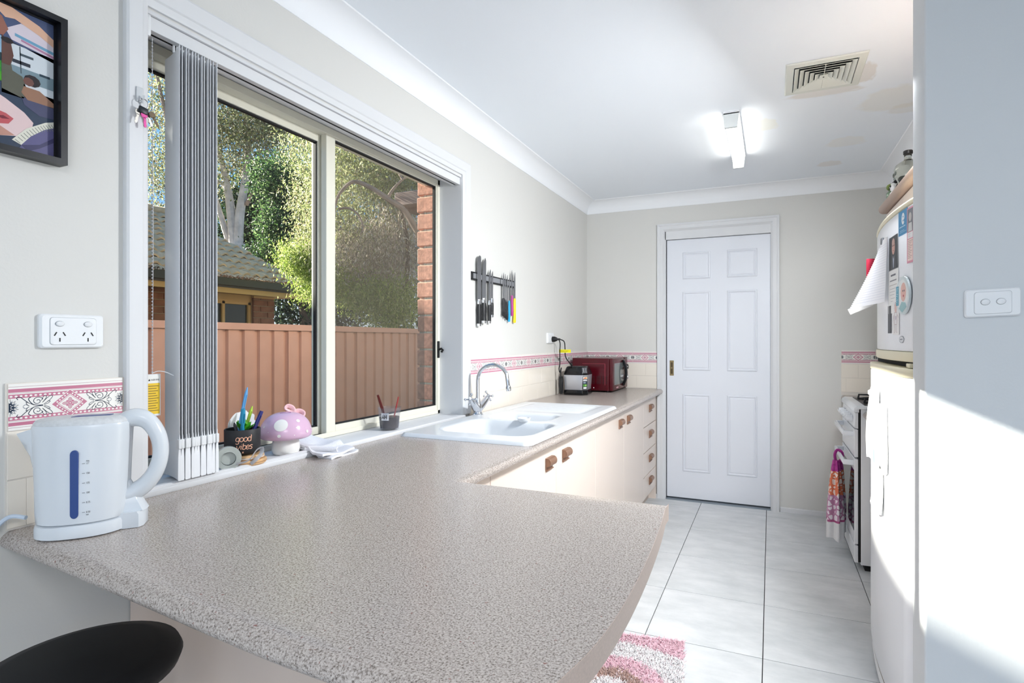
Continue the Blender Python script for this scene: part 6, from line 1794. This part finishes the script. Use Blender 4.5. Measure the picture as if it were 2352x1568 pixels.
# unseen block added to cut the sun from the kitchen window's lower half
MB().box((-9.5, -9, GZ), (-7.2, -.4, 4.45)).build('shade_block_wall', m_hb, t, smooth=0)
MB().prism([(-6.9, 4.42), (-8.3, 5.06), (-9.8, 4.42), (-9.8, 4.36), (-8.3, 4.98), (-6.9, 4.36)], 'y', -9.3, -.1).build('shade_block_roof', m_rt, t, smooth=0)

# wing of this house: gutter and eave seen past the window brickwork
t = thing('eave_gutter', (-1.2, .6, 2.6), 'brown metal gutter end of the eave outside the right pane', 'gutter')
MB().prism([(.42, 2.70), (.42, 2.83), (.44, 2.845), (.47, 2.845), (.47, 2.835), (.45, 2.82), (.45, 2.715), (.55, 2.715), (.55, 2.70)], 'x', -2.30, -.25).build('gutter', mat('gutter_brown', (150, 128, 120), .4), t, smooth=0)
MB().box((-2.26, .55, 2.66), (-.25, .75, 2.82)).build('fascia', mat('eave_brown', (120, 96, 90), .5), t, smooth=0)
MB().box((-2.305, .42, 2.70), (-2.30, .55, 2.84)).build('stop_end', mat('stop_end_pale', (206, 200, 196), .5), t, smooth=0)

# ------------------------------------------------------------------ trees
m_leaf = print_mat('leaf_cards', .55, .5)
def leaf_part(nm, parent, blobs, n, L, Wd, cols, seed, droop=0.3, shell=.5):
    """leaves scattered through ellipsoids (centre, radii, share)"""
    rng = np.random.default_rng(seed)
    sh = np.array([b_[2] for b_ in blobs], float); sh /= sh.sum()
    which = rng.choice(len(blobs), n, p=sh)
    C_ = np.array([b_[0] for b_ in blobs])[which]; R_ = np.array([b_[1] for b_ in blobs])[which]
    d = rng.normal(size=(n, 3)); d /= np.linalg.norm(d, axis=1)[:, None]
    rad = rng.random(n) ** (1 / 3.0); rad = np.where(rng.random(n) < shell, .75 + .3 * rng.random(n), rad)
    # cluster the leaves on twigs
    p = C_ + d * R_ * rad[:, None]
    tw = rng.integers(0, max(1, n // 14), n)
    tc_ = {}
    ctr = p[:max(1, n // 14)][tw]
    p = ctr + (rng.normal(size=(n, 3)) * L * 2.2)
    ax = rng.normal(size=(n, 3)); ax[:, 2] -= droop * 2.0; ax /= np.linalg.norm(ax, axis=1)[:, None]
    sd = np.cross(ax, rng.normal(size=(n, 3))); sd /= np.linalg.norm(sd, axis=1)[:, None] + 1e-9
    l_ = L * rng.uniform(.6, 1.3, n)[:, None]; w_ = Wd * rng.uniform(.6, 1.3, n)[:, None]
    v = np.empty((n, 4, 3)); v[:, 0] = p; v[:, 1] = p + ax * l_ * .5 + sd * w_; v[:, 2] = p + ax * l_; v[:, 3] = p + ax * l_ * .5 - sd * w_
    v -= np.array(OFF[parent.name])[None, None, :]
    me = bpy.data.meshes.new(nm)
    me.vertices.add(n * 4); me.vertices.foreach_set('co', v.reshape(-1))
    me.loops.add(n * 4); me.loops.foreach_set('vertex_index', np.arange(n * 4, dtype=np.int32))
    me.polygons.add(n); me.polygons.foreach_set('loop_start', np.arange(0, n * 4, 4, dtype=np.int32))
    try: me.polygons.foreach_set('loop_total', np.full(n, 4, dtype=np.int32))
    except Exception: pass
    me.update(calc_edges=True)
    cl = np.array([lin(c) for c in cols]); ci = rng.integers(0, len(cols), n)
    cc = cl[ci] * rng.uniform(.75, 1.2, n)[:, None]
    buf = np.ones((n, 4, 4)); buf[:, :, :3] = cc[:, None, :]
    a_ = me.color_attributes.new('Col', 'FLOAT_COLOR', 'CORNER'); a_.data.foreach_set('color', buf.reshape(-1))
    me.materials.append(m_leaf)
    o = bpy.data.objects.new(nm, me); COL.objects.link(o); o.parent = parent; o['kind'] = 'stuff'; OFF[o.name] = OFF[parent.name]
    return o
def ellip(u, v, w, ru_, rv_, rd, share=1.0):
    """leafy mass round the point seen at (u, v), w metres away; radii in metres"""
    return (at(u, v, w), (ru_, rd, rv_), share)
m_gum = mat('gum_bark', (206, 196, 188), .8, noise=.22, nscale=6)
m_bark = mat('dark_bark', (92, 78, 70), .95, noise=.3, nscale=10)
m_brn = mat('grey_bark', (150, 132, 120), .9, noise=.25, nscale=10)
def limb(parent, pts, r0, r1, m, nm='branch', n=8):
    P_ = spline([at(*p) for p in pts], 5); k = len(P_)
    return MB().tube(P_, [r0 + (r1 - r0) * i / (k - 1) for i in range(k)], n).build(nm, m, parent)
# gum with white stems behind the house
t = thing('gum_tree', at(545, 640, 13), 'tall gum tree with white stems behind the tiled roof', 'tree')
limb(t, [(548, 950, 13), (546, 640, 13), (542, 560, 13)], .22, .18, m_gum, 'trunk')
limb(t, [(545, 600, 13), (550, 500, 13), (562, 420, 13), (570, 340, 13.2), (566, 260, 13.4)], .12, .05, m_gum)
limb(t, [(540, 590, 13), (532, 500, 13), (524, 440, 13), (516, 400, 13), (500, 330, 13)], .12, .05, m_gum)
limb(t, [(535, 580, 13.1), (515, 520, 13), (500, 470, 13), (480, 400, 13)], .09, .03, m_gum)
limb(t, [(566, 470, 13), (585, 430, 12.8), (606, 400, 12.6), (616, 370, 12.4)], .05, .02, m_brn)
limb(t, [(524, 440, 13), (508, 420, 13), (470, 396, 13), (420, 330, 12.6)], .05, .02, m_gum)
limb(t, [(360, 170, 12), (380, 260, 12), (410, 360, 12.4), (470, 420, 13)], .03, .05, m_brn)
leaf_part('crown', t, [ellip(540, 240, 13, 1.3, .9, 1.2, 2), ellip(630, 235, 13, 1.2, 1.0, 1.2, 2), ellip(600, 330, 13, 1.1, .7, 1.0, 1.4), ellip(520, 330, 13.4, .9, .8, 1.0, .7), ellip(690, 270, 12.6, 1.0, 1.0, 1.0, 2), ellip(362, 330, 12.5, .7, 1.0, 1.0, .6), ellip(370, 430, 12.5, .9, .9, 1.0, 1.2), ellip(440, 330, 12.8, 1.2, 1.4, 1.1, 1.6), ellip(450, 200, 12.8, 1.2, 1.2, 1.1, 1.4), ellip(350, 200, 12.5, .6, .8, .8, .25), ellip(670, 180, 12.8, 1.1, .6, 1.0, 1)], 46000, .075, .017, [(122, 130, 98), (152, 156, 124), (98, 108, 78), (200, 196, 168), (142, 142, 116), (168, 172, 114), (128, 114, 98)], 3, .5)
# bushy dark broadleaf
t = thing('broadleaf_tree', at(650, 620, 10.5), 'dense dark green broadleaf tree right of the white gum stems', 'tree')
limb(t, [(618, 990, 10.6), (616, 640, 10.6), (618, 560, 10.6), (624, 530, 10.5), (634, 505, 10.4), (640, 470, 10.4)], .06, .04, m_brn, 'trunk')
limb(t, [(606, 560, 10.6), (604, 500, 10.6), (600, 470, 10.5)], .025, .015, m_brn)
leaf_part('crown', t, [ellip(648, 420, 10.6, .42, .5, .6, 1.5), ellip(690, 450, 10.6, .42, .55, .6, 1.6), ellip(655, 520, 10.4, .40, .40, .5, 1.3), ellip(690, 540, 10.4, .45, .45, .6, 1.3), ellip(640, 592, 10.8, .6, .28, .5, 1.0), ellip(700, 600, 10.8, .45, .4, .5, 1.0)], 40000, .046, .016, [(54, 80, 46), (40, 62, 38), (82, 112, 60), (140, 162, 108), (32, 50, 36), (98, 126, 76), (66, 92, 54)], 5, .25)
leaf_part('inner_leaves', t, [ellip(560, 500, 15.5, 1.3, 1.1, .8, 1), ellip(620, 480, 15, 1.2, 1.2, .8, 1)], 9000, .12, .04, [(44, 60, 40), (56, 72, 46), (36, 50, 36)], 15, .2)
# feathery wattle over the fence
t = thing('wattle_tree', at(830, 740, 6.2), 'feathery yellow-green wattle tree hanging over the fence behind the right pane', 'tree')
limb(t, [(1030, 1130, 6.2), (985, 640, 6.0), (940, 500, 5.8), (892, 458, 5.7), (850, 430, 5.7), (815, 417, 5.7), (790, 432, 5.7), (772, 462, 5.7), (768, 500, 5.7)], .04, .010, m_brn, 'trunk')
limb(t, [(888, 458, 5.7), (905, 432, 5.7), (925, 412, 5.7), (945, 400, 5.7)], .018, .008, m_brn)
limb(t, [(778, 480, 5.7), (800, 478, 5.7), (822, 492, 5.7), (834, 520, 5.7), (828, 540, 5.7)], .014, .006, m_brn)
limb(t, [(925, 412, 5.7), (900, 380, 5.8), (850, 352, 6), (790, 345, 6)], .014, .006, m_brn)
limb(t, [(905, 780, 6.4), (932, 650, 6.2), (936, 560, 6.1), (920, 480, 6)], .035, .016, m_bark)
leaf_part('crown', t, [ellip(800, 380, 6.6, .40, .32, .5, 1.6), ellip(880, 400, 6.4, .38, .30, .5, 1.4), ellip(930, 440, 6.4, .24, .30, .4, 1), ellip(790, 480, 6.8, .34, .4, .5, .8), ellip(860, 500, 6.6, .4, .35, .5, 1.0), ellip(730, 340, 7.6, .40, .5, .5, 1.2), ellip(735, 460, 7.4, .3, .4, .5, .9), ellip(745, 560, 7, .25, .3, .4, .9)], 40000, .046, .0062, [(166, 174, 112), (190, 196, 138), (132, 142, 88), (214, 214, 168), (112, 122, 78), (144, 134, 106)], 7, .5)
leaf_part('dry_twigs', t, [ellip(860, 590, 6.5, .42, .34, .4, 1.8), ellip(920, 570, 6.3, .26, .5, .35, 1.6), ellip(800, 590, 6.7, .3, .3, .4, .8)], 24000, .055, .0042, [(176, 160, 146), (202, 188, 174), (144, 130, 120), (164, 164, 126), (232, 224, 212)], 9, .9)
leaf_part('lower_sprays', t, [ellip(870, 690, 6.2, .30, .17, .3, 1.6), ellip(800, 660, 6.5, .22, .18, .3, 1.2), ellip(920, 690, 6.1, .2, .22, .3, 1), ellip(706, 600, 7, .20, .17, .25, 1.4), ellip(680, 590, 7, .12, .09, .2, .5), ellip(720, 660, 7, .12, .2, .25, .6), ellip(890, 745, 6.0, .10, .07, .2, .3)], 28000, .040, .0062, [(146, 168, 76), (170, 186, 98), (116, 140, 62), (194, 200, 130)], 13, .8)
# dark pine-like tree behind
t = thing('dark_tree', at(690, 740, 16), 'dark tree trunk and branches against pale sky past the house corner', 'tree')
limb(t, [(708, 932, 15), (704, 740, 15), (696, 690, 15), (690, 640, 15), (680, 560, 15)], .20, .10, m_bark, 'trunk')
limb(t, [(702, 720, 15), (716, 690, 15), (722, 672, 15), (740, 640, 15)], .10, .05, m_bark)
limb(t, [(676, 738, 15), (664, 722, 15), (650, 712, 15)], .04, .02, m_bark)
leaf_part('crown', t, [ellip(655, 690, 15, .45, .45, .6, 1.4), ellip(680, 620, 15, .8, .6, .7, 2), ellip(640, 740, 15, .5, .25, .5, .7), ellip(720, 660, 15.4, .4, .3, .5, .5), ellip(785, 720, 15, .5, .25, .5, .8), ellip(800, 690, 15.4, .8, .35, .6, .9), ellip(760, 600, 15.6, 1.2, 1.0, .6, 2), ellip(880, 600, 15.6, 1.6, 1.4, .6, 3), ellip(920, 730, 15, .6, .3, .5, .8)], 12000, .13, .034, [(40, 54, 44), (52, 66, 50), (34, 44, 38), (74, 86, 62)], 15, .3)

# unseen evergreen, added to keep sun off the left end of the window
t = thing('added_shade_tree', (-5.2, -4.66, GZ), 'unseen dense evergreen tree added to shade the left end of the window', 'tree')
MB().tube([(-5.2, -4.66, GZ), (-5.2, -4.66, 3.6)], [.10, .04], 8).build('trunk', m_bark, t)
leaf_part('crown', t, [((-5.2, -4.66, 2.6), (.9, .80, 2.2), 1.0), ((-5.2, -4.66, 3.8), (.8, .8, 1.5), .8)], 16000, .10, .05, [(44, 66, 40), (58, 84, 48)], 31, .3)
